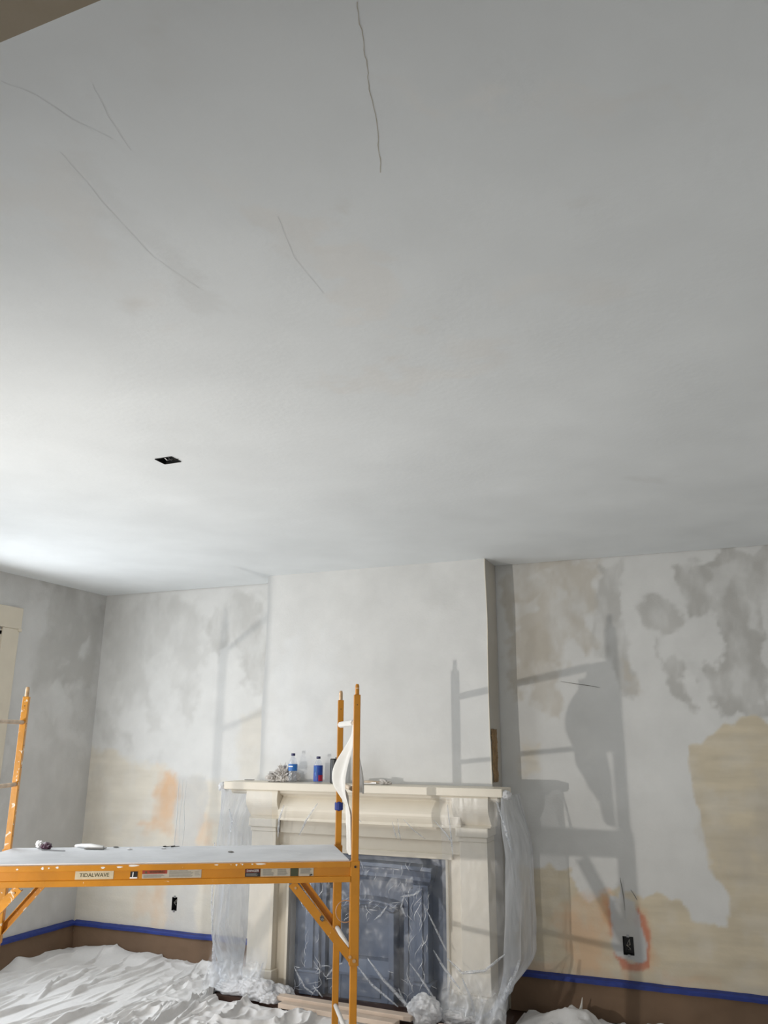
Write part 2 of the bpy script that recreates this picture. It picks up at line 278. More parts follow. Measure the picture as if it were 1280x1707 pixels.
LAYERS = {
 'back': [
  ('GREY',0.45,0.07,0.1,[(-5.3,2.96),(-4.85,2.99),(-4.31,2.95),(-4.18,2.47),(-4.2,1.9),(-4.48,1.95),(-4.59,2.37),(-4.79,2.43),(-4.78,2.06),(-4.97,1.96),(-5.2,2.12),(-5.31,2.51)]),
  ('GREY',0.6,0.05,0.08,[(-4.15,2.89),(-3.87,2.96),(-3.62,2.91),(-3.58,2.1),(-3.73,2.15),(-3.94,2.61),(-4.05,2.41),(-4.16,2.62)]),
  ('GREY',0.5,0.05,0.06,[(-5.43,2.02),(-5.21,1.99),(-5.05,1.75),(-5.18,1.7),(-5.4,1.85)]),
  ('GREY',0.4,0.04,0.05,[(-5.06,1.83),(-4.92,1.8),(-4.87,1.67),(-5.01,1.67)]),
  ('GREY',0.4,0.04,0.05,[(-4.81,1.96),(-4.64,1.96),(-4.63,1.83),(-4.76,1.83)]),
  ('GREY',0.35,0.05,0.05,[(-4.71,1.62),(-4.59,1.61),(-4.6,1.53),(-4.7,1.54)]),
  ('LIGHT',0.8,0.04,0.08,[(-4.87,2.44),(-4.69,2.44),(-4.62,2.22),(-4.76,2.17),(-4.86,2.3)]),
  ('TAN',0.85,0.05,0.05,[(-5.45,1.67),(-5.17,1.66),(-5.03,1.62),(-4.79,1.55),(-4.62,1.51),(-4.47,1.48),(-4.37,1.41),(-4.19,1.42),(-4.0,1.37),(-3.49,1.38),(-3.41,-0.05),(-5.44,-0.26)]),
  ('TAN',0.5,0.05,0.04,[(-3.78,1.95),(-3.57,2.0),(-3.54,1.38),(-3.77,1.42)]),
  ('BROWN',0.35,0.06,0.06,[(-5.31,1.64),(-5.17,1.62),(-5.13,0.89),(-5.33,0.79),(-5.36,1.28)]),
  ('ORANGE',0.75,0.06,0.05,[(-4.56,1.45),(-4.41,1.41),(-4.38,1.24),(-4.41,1.09),(-4.52,1.11),(-4.59,1.28)]),
  ('ORANGE',0.42,0.06,0.06,[(-4.61,1.48),(-4.41,1.41),(-4.39,0.93),(-4.64,0.96),(-4.6,1.21)]),
  ('ORANGE',0.5,0.05,0.06,[(-4.74,1.06),(-4.43,1.06),(-4.42,1.0),(-4.8,0.99)]),
  ('ORANGE',0.45,0.05,0.06,[(-4.11,1.17),(-3.98,1.06),(-4.02,0.9),(-4.16,0.94),(-4.13,1.08)]),
  ('ORANGE',0.42,0.05,0.06,[(-4.52,0.55),(-4.4,0.58),(-4.36,0.33),(-4.5,0.26),(-4.53,0.41)]),
  ('ORANGE',0.3,0.06,0.06,[(-4.72,0.54),(-4.52,0.5),(-4.54,0.32),(-4.73,0.37)]),
  ('PATCH',0.65,0.03,0.03,[(-4.39,1.42),(-4.1,1.42),(-4.08,1.27),(-4.15,0.94),(-4.12,0.22),(-4.41,0.2),(-4.45,0.46),(-4.42,0.6),(-4.39,0.93)]),
  ('ORANGE',0.25,0.05,0.05,[(-4.07,0.67),(-4.0,0.67),(-3.99,0.54),(-4.06,0.53)]),
  ('BROWN',0.7,0.05,0.1,[(-1.42,3.04),(-0.71,3.03),(-0.77,2.79),(-0.86,2.35),(-1.01,2.42),(-1.17,2.27),(-1.33,2.19),(-1.45,2.06)]),
  ('BROWN',0.6,0.03,0.05,[(-1.32,2.5),(-1.2,2.54),(-1.06,2.27),(-1.12,1.89),(-1.23,1.91),(-1.29,2.06),(-1.34,2.04)]),
  ('LIGHT',0.85,0.02,0.05,[(-1.4,2.73),(-1.23,2.82),(-1.21,2.72),(-1.36,2.57),(-1.4,2.44)]),
  ('LIGHT',0.7,0.02,0.05,[(-1.07,2.87),(-0.96,2.82),(-1.0,2.76),(-1.12,2.76)]),
  ('LIGHT',0.6,0.02,0.05,[(-1.34,2.96),(-1.09,3.01),(-1.06,2.98),(-1.3,2.89)]),
  ('GREY',0.8,0.02,0.04,[(-0.75,3.03),(-0.6,3.01),(-0.6,2.47),(-0.57,2.09),(-0.57,2.05),(-0.69,2.03),(-0.74,2.3),(-0.82,2.31),(-0.85,2.52)]),
  ('BROWN',0.6,0.02,0.04,[(-0.63,2.34),(-0.55,2.21),(-0.52,2.09),(-0.63,2.09)]),
  ('GREY',1,0.02,0.06,[(-0.29,2.97),(0.39,3.07),(0.26,1.92),(0.18,1.9),(0.1,1.98),(0.02,1.92),(-0.05,2.02),(-0.12,2.16),(-0.02,2.34),(-0.04,2.53),(-0.16,2.62),(-0.21,2.77),(-0.25,2.91)]),
  ('GREY',0.85,0.025,0.05,[(-0.49,2.68),(-0.41,2.76),(-0.27,2.69),(-0.2,2.56),(-0.27,2.46),(-0.39,2.42),(-0.49,2.49)]),
  ('GREY',0.9,0.02,0.05,[(-0.37,2.29),(-0.27,2.31),(-0.2,2.25),(-0.28,2.17),(-0.21,2.06),(-0.13,1.98),(-0.22,1.98),(-0.35,2.09)]),
  ('GREY',0.7,0.02,0.04,[(-0.42,2.44),(-0.39,2.42),(-0.41,2.31),(-0.43,2.34)]),
  ('LIGHT',0.8,0.02,0.04,[(-0.25,2.52),(-0.13,2.53),(-0.06,2.47),(-0.18,2.41),(-0.23,2.29),(-0.14,2.24),(-0.08,2.08),(-0.16,2.02),(-0.22,2.21),(-0.28,2.39)]),
  ('LIGHT',0.75,0.02,0.04,[(0.2,2.72),(0.27,2.6),(0.28,2.47),(0.21,2.5),(0.21,2.6)]),
  ('LIGHT',0.5,0.02,0.04,[(-0.01,2.91),(0.19,2.96),(0.18,2.87),(0.02,2.69),(-0.03,2.78)]),
  ('SAND',0.95,0.012,0.03,[(-0.25,1.69),(-0.17,1.73),(-0.12,1.79),(0.05,1.84),(0.09,1.88),(0.33,1.89),(0.12,0.12),(-1.5,0.15),(-1.43,0.91),(-1.2,0.9),(-1.1,0.89),(-1.06,0.78),(-0.97,0.71),(-0.9,0.74),(-0.76,0.8),(-0.62,0.72),(-0.55,0.78),(-0.41,0.75),(-0.34,0.65),(-0.11,0.61),(-0.09,0.7),(-0.13,0.84),(-0.18,0.89),(-0.21,0.98),(-0.22,1.16),(-0.24,1.38),(-0.25,1.53)]),
  ('BROWN',0.5,0.06,0.05,[(0.16,1.54),(0.29,1.58),(0.22,0.97),(0.01,0.92),(-0.02,1.13),(0.11,1.21)]),
  ('BROWN',0.4,0.03,0.04,[(-0.23,1.31),(0.04,1.24),(0.02,0.92),(-0.17,0.93),(-0.22,1.12)]),
  ('SAND',0.5,0.05,0.05,[(-1.39,1.72),(-1.31,1.72),(-1.32,1.51),(-1.4,1.51)]),
  ('ORANGE',0.65,0.06,0.06,[(-1.19,0.62),(-0.91,0.71),(-0.89,0.35),(-1.09,0.26),(-1.19,0.33)]),
  ('ORANGE',0.95,0.03,0.04,[(-0.92,0.75),(-0.84,0.76),(-0.83,0.61),(-0.83,0.48),(-0.88,0.57)]),
  ('RED',0.7,0.02,0.03,[(-0.86,0.7),(-0.83,0.59),(-0.83,0.47),(-0.87,0.5),(-0.88,0.61)]),
  ('ORANGE',0.7,0.04,0.04,[(-0.66,0.73),(-0.58,0.52),(-0.56,0.39),(-0.63,0.31),(-0.69,0.51)]),
  ('RED',0.9,0.012,0.02,[(-0.68,0.72),(-0.63,0.63),(-0.59,0.52),(-0.6,0.33),(-0.72,0.29),(-0.78,0.3),(-0.84,0.39),(-0.81,0.4),(-0.7,0.35),(-0.63,0.38),(-0.63,0.48),(-0.66,0.57),(-0.68,0.62)]),
  ('ORANGE',0.6,0.03,0.03,[(-0.78,0.31),(-0.71,0.29),(-0.73,0.23),(-0.77,0.24)]),
  ('PATCH',1,0.008,0.015,[(-0.86,0.76),(-0.79,0.73),(-0.75,0.84),(-0.74,0.73),(-0.67,0.72),(-0.66,0.57),(-0.62,0.48),(-0.62,0.38),(-0.68,0.35),(-0.74,0.37),(-0.81,0.38),(-0.85,0.45),(-0.82,0.56),(-0.85,0.66)]),
  ('ORANGE',0.35,0.03,0.03,[(-0.56,0.31),(-0.2,0.28),(-0.2,0.25),(-0.56,0.25)]),
  ('ORANGE',0.45,0.03,0.03,[(-1.46,0.3),(-0.86,0.3),(-0.79,0.22),(-1.42,0.21)]),
 ],
 'breast': [
  ('GREY',0.18,0.08,0.1,[(-2.12,2.96),(-1.69,2.98),(-1.74,2.75),(-2.07,2.77)]),
  ('WHITE',0.6,0.1,0.1,[(-3.37,2.46),(-2.78,2.53),(-2.75,1.45),(-3.32,1.44)]),
  ('GREY',0.1,0.1,0.1,[(-3.0,2.83),(-2.37,2.79),(-2.47,2.52),(-2.89,2.58)]),
 ],
 'ret': [
  ('BROWN',0.5,0.05,0.05,[(5.68,3.03),(6.07,3.06),(5.95,1.47),(5.76,1.48)]),
 ],
 'left': [
  ('GREY',0.9,0.06,0.1,[(5.13,3.06),(6.04,3.02),(6.06,2.4),(5.93,2.12),(5.76,2.27),(5.63,2.1),(5.51,2.2),(5.45,2.35),(5.52,2.41),(5.3,2.44),(5.3,2.9)]),
  ('GREY',0.8,0.05,0.06,[(5.19,2.33),(5.28,2.59),(5.48,2.61),(5.55,2.2),(5.35,2.14),(5.22,2.18)]),
  ('GREY',0.5,0.04,0.06,[(5.37,1.99),(5.47,2.04),(5.59,1.9),(5.58,1.75),(5.34,1.77)]),
  ('GREY',0.6,0.05,0.06,[(5.67,2.11),(6.0,2.18),(5.99,1.75),(5.71,1.82)]),
  ('GREY',0.35,0.05,0.08,[(4.76,3.02),(5.13,3.06),(5.11,2.82),(4.79,2.82)]),
  ('LIGHT',0.9,0.03,0.05,[(5.72,2.53),(5.84,2.65),(5.84,2.46),(5.75,2.43)]),
  ('LIGHT',0.75,0.02,0.04,[(5.45,2.14),(5.57,2.26),(5.65,2.08),(5.56,1.9),(5.45,1.94)]),
  ('GREY',0.45,0.04,0.1,[(4.98,1.7),(6.15,1.7),(6.14,0.19),(5.23,0.23)]),
 ],
 'ceil': [
  ('BROWN',0.19,0.06,0.1,[(-0.87,0.97),(-0.84,1.0),(-0.85,1.05),(-0.88,1.05),(-0.89,1.01)]),
  ('BROWN',0.23,0.03,0.05,[(-0.78,1.56),(-0.73,1.51),(-0.71,1.53),(-0.75,1.6)]),
  ('LIGHT',0.66,0.02,0.1,[(-0.97,1.58),(-0.9,1.56),(-0.79,1.73),(-0.82,2.22),(-0.92,2.27),(-0.99,1.99),(-0.98,1.78)]),
  ('LIGHT',0.57,0.02,0.08,[(-1.04,1.33),(-1.0,1.34),(-0.97,1.5),(-0.89,1.79),(-0.93,1.8),(-0.98,1.52)]),
  ('GREY',0.14,0.01,0.05,[(-1.29,1.18),(-1.25,1.22),(-1.28,1.48),(-1.33,1.81),(-1.36,1.96),(-1.43,1.89),(-1.36,1.56),(-1.34,1.32)]),
  ('GREY',0.47,0.02,0.03,[(-1.62,1.75),(-1.54,1.77),(-1.59,1.82),(-1.65,1.82)]),
  ('LIGHT',0.66,0.03,0.1,[(-0.53,1.2),(-0.38,1.28),(-0.23,1.42),(-0.06,1.54),(0.12,1.6),(-0.06,1.56),(-0.27,1.45),(-0.42,1.32),(-0.53,1.24)]),
  ('LIGHT',0.47,0.04,0.1,[(-0.53,2.14),(-0.28,2.15),(-0.12,2.23),(-0.23,2.3),(-0.49,2.27)]),
  ('LIGHT',0.47,0.04,0.1,[(-1.41,1.09),(-1.35,1.18),(-1.39,1.35),(-1.55,1.37),(-1.56,1.23)]),
  ('LIGHT',0.47,0.04,0.1,[(-1.59,1.35),(-1.46,1.46),(-1.52,1.7),(-1.53,1.93),(-1.66,1.8),(-1.62,1.49)]),
  ('BROWN',0.19,0.04,0.05,[(-0.21,1.77),(-0.16,1.78),(-0.15,1.82),(-0.19,1.83)]),
  ('GREY',0.19,0.04,0.06,[(-0.3,4.13),(-0.13,4.18),(-0.14,4.31),(-0.3,4.27)]),
  ('LIGHT',0.57,0.05,0.15,[(-1.38,2.49),(-0.89,2.47),(-0.47,2.54),(-0.59,2.7),(-1.1,2.72)]),
 ],
}
CRACKS = [[(-0.5,1.06),(-0.52,1.13),(-0.54,1.2),(-0.56,1.26),(-0.58,1.35),(-0.61,1.43),(-0.64,1.52)],[(-0.95,1.56),(-1.0,1.74),(-1.01,1.98)],[(-1.3,1.16),(-1.34,1.37),(-1.37,1.59),(-1.34,1.81)],[(-1.26,0.95),(-1.22,1.01),(-1.2,1.09),(-1.15,1.19)],[(-1.09,1.03),(-1.12,1.11),(-1.15,1.24)]]
def vnoise(u, v, seed):
    rs = np.random.RandomState(seed); t = rs.rand(64, 64)
    iu = np.floor(u).astype(int); iv = np.floor(v).astype(int); fu = u-iu; fv = v-iv
    fu = fu*fu*(3-2*fu); fv = fv*fv*(3-2*fv)
    g = lambda a, b: t[a % 64, b % 64]
    return (g(iu,iv)*(1-fu)+g(iu+1,iv)*fu)*(1-fv)+(g(iu,iv+1)*(1-fu)+g(iu+1,iv+1)*fu)*fv-.5
def fbm(u, v, s, f0, o=4):
    r = 0.; a = 1.
    for k in range(o): r = r+a*vnoise(u*f0*2**k+7.3*k, v*f0*2**k+3.1*k, s+k); a *= .55
    return r
def sdf(u, v, poly):
    P = np.array(poly, float); n = len(P); d = np.full(u.shape, 1e9); ins = np.zeros(u.shape, bool)
    for i in range(n):
        a = P[i]; b = P[(i+1) % n]; e = b-a; L = (e@e)+1e-12
        t = np.clip(((u-a[0])*e[0]+(v-a[1])*e[1])/L, 0, 1)
        d = np.minimum(d, (u-a[0]-t*e[0])**2+(v-a[1]-t*e[1])**2)
        c = ((a[1] > v) != (b[1] > v))
        if abs(e[1]) > 1e-9: ins ^= c & (u < (e[0]*(v-a[1])/e[1]+a[0]))
    d = np.sqrt(d); return np.where(ins, -d, d)
def paint(u, v, base, layers, seed=1, mottle=.04, smear=1.):
    col = np.empty(u.shape+(3,)); col[:] = base
    m = 1+mottle*fbm(u, v, seed, 2.2, 5); col *= m[..., None]
    for i, (cn, al, so, wa, poly) in enumerate(layers):
        du = u+wa*1.9*fbm(u, v, seed+11*i+3, 7., 4); dv = v+wa*1.9*fbm(u, v, seed+11*i+5, 7., 4)
        d = sdf(du, dv, poly); k = np.clip(.5-d/(2*so), 0, 1); k = k*k*(3-2*k)
        if cn not in ('RED', 'PATCH', 'TAN', 'SAND'): k = k*np.clip(.85+smear*fbm(u*1.5, v*.8, seed+i, 6., 4), .25, 1)
        else: k = k*np.clip(.95+.35*fbm(u, v, seed+i, 8., 4), .5, 1)
        k = (k*al)[..., None]
        c = np.array(COL[cn])*(base[0]/.70 if base[0] > .79 else 1.)*(1+(.18 if cn == 'SAND' else .10)*fbm(u*.7, v*5.5 if cn in ('TAN', 'SAND', 'ORANGE') else v, seed+2*i, 4., 4))[..., None]
        col = col*(1-k)+c*k
    return np.clip(col, 0, 1)
def painted(name, us, vs, place, base, layers, holes=(), seed=1, mottle=.04, m='wall', thick=None, relief=.0015, parent=None, kind='structure'):
    """a plaster face as a fine grid with its colour per vertex; place(u, v, depth) gives the point"""
    for h in holes: us = np.append(us, h[:2]); vs = np.append(vs, h[2:4])
    us = np.unique(np.round(us, 4)); vs = np.unique(np.round(vs, 4))
    U, V = np.meshgrid(us, vs, indexing='ij'); nu, nv = U.shape
    col = paint(U, V, base, layers, seed, mottle)
    dep = relief*fbm(U, V, seed+40, 1.5, 4)
    edge = (U <= us[0]+1e-4)|(U >= us[-1]-1e-4)|(V <= vs[0]+1e-4)|(V >= vs[-1]-1e-4); dep[edge] = 0
    pts = place(U, V, dep).reshape(-1, 3)
    idx = np.arange(nu*nv).reshape(nu, nv)
    a = idx[:-1, :-1]; b = idx[1:, :-1]; c = idx[1:, 1:]; d = idx[:-1, 1:]
    keep = np.ones(a.shape, bool); cu = (us[:-1]+us[1:])/2; cv = (vs[:-1]+vs[1:])/2
    for h in holes: keep &= ~(((cu > h[0])&(cu < h[1]))[:, None] & ((cv > h[2])&(cv < h[3]))[None, :])
    F = np.stack([a[keep], b[keep], c[keep], d[keep]], -1)
    me = bpy.data.meshes.new(name); me.from_pydata(pts.tolist(), [], F.tolist()); me.update()
    at = me.color_attributes.new('Col', 'FLOAT_COLOR', 'POINT')
    at.data.foreach_set('color', np.concatenate([col.reshape(-1, 3), np.ones((nu*nv, 1))], 1).ravel())
    me.materials.append(MT[m]); me.polygons.foreach_set('use_smooth', [True]*len(me.polygons))
    o = bpy.data.objects.new(name, me); C.objects.link(o); BASE[o.name] = Vector((0, 0, 0))
    if parent: o.parent = parent
    elif kind: o['kind'] = kind
    return o
P3 = lambda a, b, c: np.stack([a, b, c], -1)
AR = np.arange

# ---------------------------------------------------------------- the room
def struct(bm, name, m): return tag(put(bm, name, m), kind='structure')
struct(boxo(XL-.2, XR+.1, -1.5, YB+.3, -.1, 0), 'floor', 'floor')
OUT_R = (-.775, -.707, .395, .505)      # opening for the right wall box (x0, x1, z0, z1)
OUT_L = (-4.362, -4.312, .39, .49)
wb = painted('wall_back', AR(XL, XR+.01, .0125), np.append(AR(0, H, .0125), H+.004), lambda u, v, d: P3(u, YB-d, v), COL['LIGHT'], LAYERS['back'], [OUT_R, OUT_L], 3)
wb.data.materials.append(MT['plain'])
# window_1 opening and the second window further along the same wall
W1 = (3.85, 4.84, .75, 2.58); W2 = (1.40, 2.40, .75, 2.58)
wleft = painted('wall_left', AR(Y0, YB+.005, .015), np.append(AR(0, H, .015), H+.004), lambda u, v, d: P3(XL+d, u, v), (.63,.62,.60), LAYERS['left'], [W1, W2], 21)
struct(boxo(XR, XR+.1, Y0, YB, 0, H), 'wall_right', 'plain')
CH = (-2.448, -2.350, 2.985, 3.065)
ceil = painted('ceiling', AR(XL, XR+.01, .02), AR(.25, YB+.01, .02), lambda u, v, d: P3(u, v, H+np.abs(d)*.3), (.80,.825,.83), LAYERS['ceil'], [CH], 55, mottle=.07, m='ceiling')
bm = prism_y(bmesh.new(), [(XL-.1, 0), (-1.45, 0), (-1.45, 2.6), (1.6, 2.6), (1.6, 0), (XR+.1, 0), (XR+.1, H), (XL-.1, H)], .25, Y0)
wf = struct(bm, 'wall_front', 'plain')
# cased edge of the wide opening the photographer stands in
ct = empty('trim_1', (-1.45, Y0, 0), kind='structure')
put(boxo(-1.45, 1.6, .24, Y0-.002, 2.575, 2.60), 'head_lining', 'casing', ct)
put(boxo(-1.45, -1.42, .24, Y0-.002, 0, 2.575), 'side_lining', 'casing', ct)
put(boxo(1.57, 1.6, .24, Y0-.002, 0, 2.575), 'side_lining', 'casing', ct)
# chimney breast
def edge_wave(v, s): return .004*np.sin(v*5+s)+.006*fbm(v, v*0+s, 5, 3., 3)
def breast_front(u, v, d):
    k = (u-XA)/(XB-XA)
    return P3(u+k*edge_wave(v, 1.)-(1-k)*edge_wave(v, 4.), YF-d, v)
cb = painted('wall_chimney', AR(XA, XB+.02, .02).clip(max=XB), np.append(AR(0, H, .02), H+.004), breast_front, (.70,.695,.675), LAYERS['breast'], [], 71, relief=.001)
def ret_r(u, v, d):
    k = (YB-u)/(YB-YF); return P3(XB+k*edge_wave(v, 1.), u, v)
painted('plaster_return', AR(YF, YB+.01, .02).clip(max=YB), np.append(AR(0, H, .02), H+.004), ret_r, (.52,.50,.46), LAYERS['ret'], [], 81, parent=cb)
def ret_l(u, v, d):
    k = (YB-u)/(YB-YF); return P3(XA-k*edge_wave(v, 4.), u, v)
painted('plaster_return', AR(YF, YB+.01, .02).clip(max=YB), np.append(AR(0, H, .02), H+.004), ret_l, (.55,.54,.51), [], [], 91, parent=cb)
# scarred wood where the plaster of the return is missing
bm = sheet(lambda i, j: (XB+.004+.004*fb(i*9, j*30, 3)+edge_wave(np.array(1.46+j*.36), 1.)*(1-i), 5.745+i*.15+.02*fb(j*5, 1), 1.46+j*.36+.02*fb(i*4, 7)), 12, 40)
tag(put(bm, 'scarred_patch', 'badwood', cb), 'bare scarred wood showing in the narrow side of the chimney breast')
# thin metal bead down the right corner
bm = bmesh.new(); tube(bm, [(XB+float(edge_wave(np.array(z), 1.))-.002, YF-.002, z) for z in np.linspace(1.45, H-.002, 40)], .004, 6)
put(bm, 'corner_bead', 'mantel', cb)

# ceiling cracks: hairline strips in the skim coat
for cr in CRACKS:
    pts = []
    for (a, b) in zip(cr, cr[1:]):
        for t in np.linspace(0, 1, 7)[:-1]: pts.append((a[0]+(b[0]-a[0])*t+.003*fb(t*5, a[0]*9), a[1]+(b[1]-a[1])*t+.003*fb(t*5, a[1]*9, 4)))
    bm = bmesh.new()
    vs = []
    for i, p in enumerate(pts):
        q = pts[min(i+1, len(pts)-1)]; r_ = pts[max(i-1, 0)]; d = Vector((q[0]-r_[0], q[1]-r_[1])).normalized(); w_ = (.0008 if cr is CRACKS[0] else .0005)+.0006*fb(i*.7, 3)
        vs.append((bm.verts.new((p[0]-d.y*w_, p[1]+d.x*w_, H-.0006)), bm.verts.new((p[0]+d.y*w_, p[1]-d.x*w_, H-.0006))))
    for a, b in zip(vs, vs[1:]): bm.faces.new((a[0], a[1], b[1], b[0]))
    put(bm, 'hairline_crack', 'sticker' if cr is CRACKS[0] else 'crack', ceil)
bm = bmesh.new(); tube(bm, [(-1.09, YB-.001, 2.16), (-.98, YB-.001, 2.14), (-.90, YB-.001, 2.128), (-.81, YB-.001, 2.11)], [.001, .0025, .0025, .001], 5)
put(bm, 'hairline_crack', 'greyink', wb)
# ragged edges of the filled chases around the two wall boxes
for pts in ([(-4.375, 1.41), (-4.378, 1.3), (-4.372, 1.1), (-4.38, .93), (-4.37, .80)], [(-4.34, 1.41), (-4.335, 1.25), (-4.345, 1.1), (-4.33, .9)], [(-4.30, 1.40), (-4.31, 1.2), (-4.29, 1.05), (-4.30, .85)],
            [(-.765, .86), (-.757, .80), (-.75, .74), (-.748, .66)], [(-.70, .79), (-.675, .75), (-.665, .73)]):
    bm = bmesh.new(); tube(bm, [(x, YB-.001, z) for x, z in pts], [.0015]+[.003]*(len(pts)-2)+[.001], 5); put(bm, 'plaster_ridge', 'crack' if pts[0][0] < -1 else 'greyink', wb)

# ---------------------------------------------------------------- windows of the left wall
def window(name, y0, y1, z0, z1):
    e = empty(name, (XL, (y0+y1)/2, z0), kind='structure')
    cas = .17
    # jamb lining
    bm = bmesh.new(); box(bm, XL-.16, XL+.012, y1-.03, y1+.01, z0, z1); put(bm, 'jamb', 'cream', e)
    bm = bmesh.new(); box(bm, XL-.16, XL+.012, y0-.01, y0+.03, z0, z1); put(bm, 'jamb', 'cream', e)
    put(boxo(XL-.16, XL+.012, y0, y1, z1-.03, z1+.01), 'head', 'cream', e)
    put(boxo(XL-.16, XL+.05, y0-cas-.03, y1+cas+.03, z0-.035, z0), 'sill', 'cream', e)
    for s in (0, 1):
        ya, yb = (y1, y1+cas) if s else (y0-cas, y0)
        put(boxo(XL, XL+.022, ya, yb, z0, z1+.03), 'side_casing', 'cream', e, bevel=.004)
    put(boxo(XL, XL+.027, y0-cas-.012, y1+cas+.012, z1+.03, z1+.205), 'head_casing', 'cream', e, bevel=.004)
    put(boxo(XL+.0, XL+.034, y1+cas-.02, y1+cas+.016, z1+.01, z1+.035), 'casing_block', 'cream', e, bevel=.003)
    # sashes with glazing
    zm = (z0+z1)/2
    for k, (za, zb) in enumerate(((z0, zm+.02), (zm-.02, z1-.03))):
        xo = XL-.09-.035*k; s_ = put(ring_x(xo-.02, xo+.015, y0+.03, y1-.03, za, zb, .05), 'sash', 'cream', e)
        g = put(boxo(xo-.004, xo, y0+.08, y1-.08, za+.05, zb-.05), 'pane', 'glass', s_)
    return e
window('window_1', *W1); window('window_2', *W2)
# outer side of the left wall and gap filling
for (a, b, c_, d_) in ((Y0, W2[0], 0, H), (W2[1], W1[0], 0, H), (W1[1], YB+.2, 0, H), (W2[0], W2[1], 0, .75), (W1[0], W1[1], 0, .75), (W2[0], W2[1], 2.58, H), (W1[0], W1[1], 2.58, H)):
    put(boxo(XL-.2, XL-.004, a, b, c_, d_), 'wall_core', 'plain', wleft)
put(boxo(XL-.2, XR+.1, YB+.12, YB+.25, 0, H), 'wall_core', 'plain', wb)
put(boxo(XL-.2, XR+.1, -1.5, YB+.3, H+.12, H+.25), 'ceiling_core', 'plain', ceil)

# ---------------------------------------------------------------- electrical boxes
def wall_box(hole, label):
    x0, x1, z0, z1 = hole; e = empty('electrical_box', ((x0+x1)/2, YB+.003, (z0+z1)/2), label, 'electrical box')
    put(open_box((x0, YB-.002, z0), (x1, YB+.062, z1), '-y'), 'box_shell', 'black', e)
    bm = bmesh.new(); cx = (x0+x1)/2
    box(bm, cx-.008, cx+.008, YB-.004, YB+.0, z1-.004, z1+.012); put(bm, 'mounting_ear', 'metalgrey', e)
    put(boxo(cx-.008, cx+.008, YB-.004, YB, z0-.012, z0+.004), 'mounting_ear', 'metalgrey', e)
    for k, mm in enumerate(('greyink', 'black', 'sticker')):
        bm = bmesh.new(); tube(bm, [(cx-.012+.01*k, YB+.05, z0+.02), (cx+.012-.012*k, YB+.012, z0+.035+.01*k), (cx-.01+.01*k, YB+.008, z0+.06), (cx+.006, YB+.02, z1-.02)], .0022, 6)
        put(bm, 'wire', mm, e)
wall_box(OUT_R, 'open black electrical box in the red ringed grey patch right of the fireplace')
wall_box(OUT_L, 'open electrical box with a wire knot in the grey filled strip left of the fireplace')
e = empty('electrical_box', ((CH[0]+CH[1])/2, (CH[2]+CH[3])/2, H), 'black open fixture box with wire ends in the white ceiling', 'electrical box')
bm = open_box((CH[0], CH[2], H-.004), (CH[1], CH[3], H+.07), '-z')
put(bm, 'box_shell', 'black', e)
for k in range(3):
    bm = bmesh.new(); x = CH[0]+.03+.02*k; tube(bm, [(x, 3.02, H+.06), (x+.01, 3.00, H+.01), (x+.025, 3.01+.01*k, H-.006), (x+.04, 3.03, H+.005)], .003, 6)
    put(bm, 'wire', 'black' if k else 'metalgrey', e)

# ---------------------------------------------------------------- baseboards under brown paper and blue tape
tag(put(boxo(XL, XL+.018, Y0, YB, 0, .235), 'baseboard_left', 'cream'), kind='structure')
bm = bmesh.new(); box(bm, XL, XA, YB-.018, YB, 0, .235); tag(put(bm, 'baseboard_back', 'cream'), kind='structure')
tag(put(boxo(XB, XR, YB-.018, YB, 0, .235), 'baseboard_back', 'cream'), kind='structure')
def masking(axis, a, b, sgn, label, seed):
    """paper apron along a wall from a to b with a strip of tape on its top edge"""
    L_ = b-a; n = int(L_/.03)
    def pt(s, z, out):
        if axis == 'x': return (s, YB-.02-out, z)
        return (XL+.02+out, s, z)
    e = empty('masking_paper', pt((a+b)/2, 0, 0), label, 'masking paper')
    def f(i, j):
        s = a+i*L_; z = .235*j
        o = .006+.02*(1-j)**2+.012*abs(fb(s*3, z*6, seed))+.010*(1-j)*max(0, fb(s*1.3, z*3, seed+2))
        return pt(s, z+.004, o)
    put(sheet(f, n, 12), 'paper_apron', 'paper', e, smooth=True)
    def g(i, j):
        s = a+i*L_; z = .2105+.036*j+.0035*fb(s*2.5, j*.3, seed+9)+.002*fb(s*14, 0, seed)
        return pt(s, z, .027 if j < .7 else (.020 if j < .99 else -.014))
    put(sheet(g, n, 4), 'blue_tape', 'tape', e)
masking('y', 2.6, YB-.03, 1, 'brown masking paper under blue tape along the foot of the left wall', 1.)
masking('x', XL+.03, XA-.02, 1, 'brown masking paper under blue tape between the room corner and the fireplace', 5.)
masking('x', XB+.02, XR-.05, 1, 'brown masking paper under blue tape along the wall right of the fireplace', 9.)

# ---------------------------------------------------------------- fireplace surround
XM = (-3.577-1.416)/2   # centre of the mantel
fm = empty('fireplace_mantel', (XM, 5.55, 0), 'cream painted fireplace surround with corbels under a long shelf, wrapped in clear film', 'fireplace')
put(boxo(-3.577, -1.416, 5.48, YF-.003, 1.378, 1.434), 'shelf', 'mantel', fm, bevel=.006)
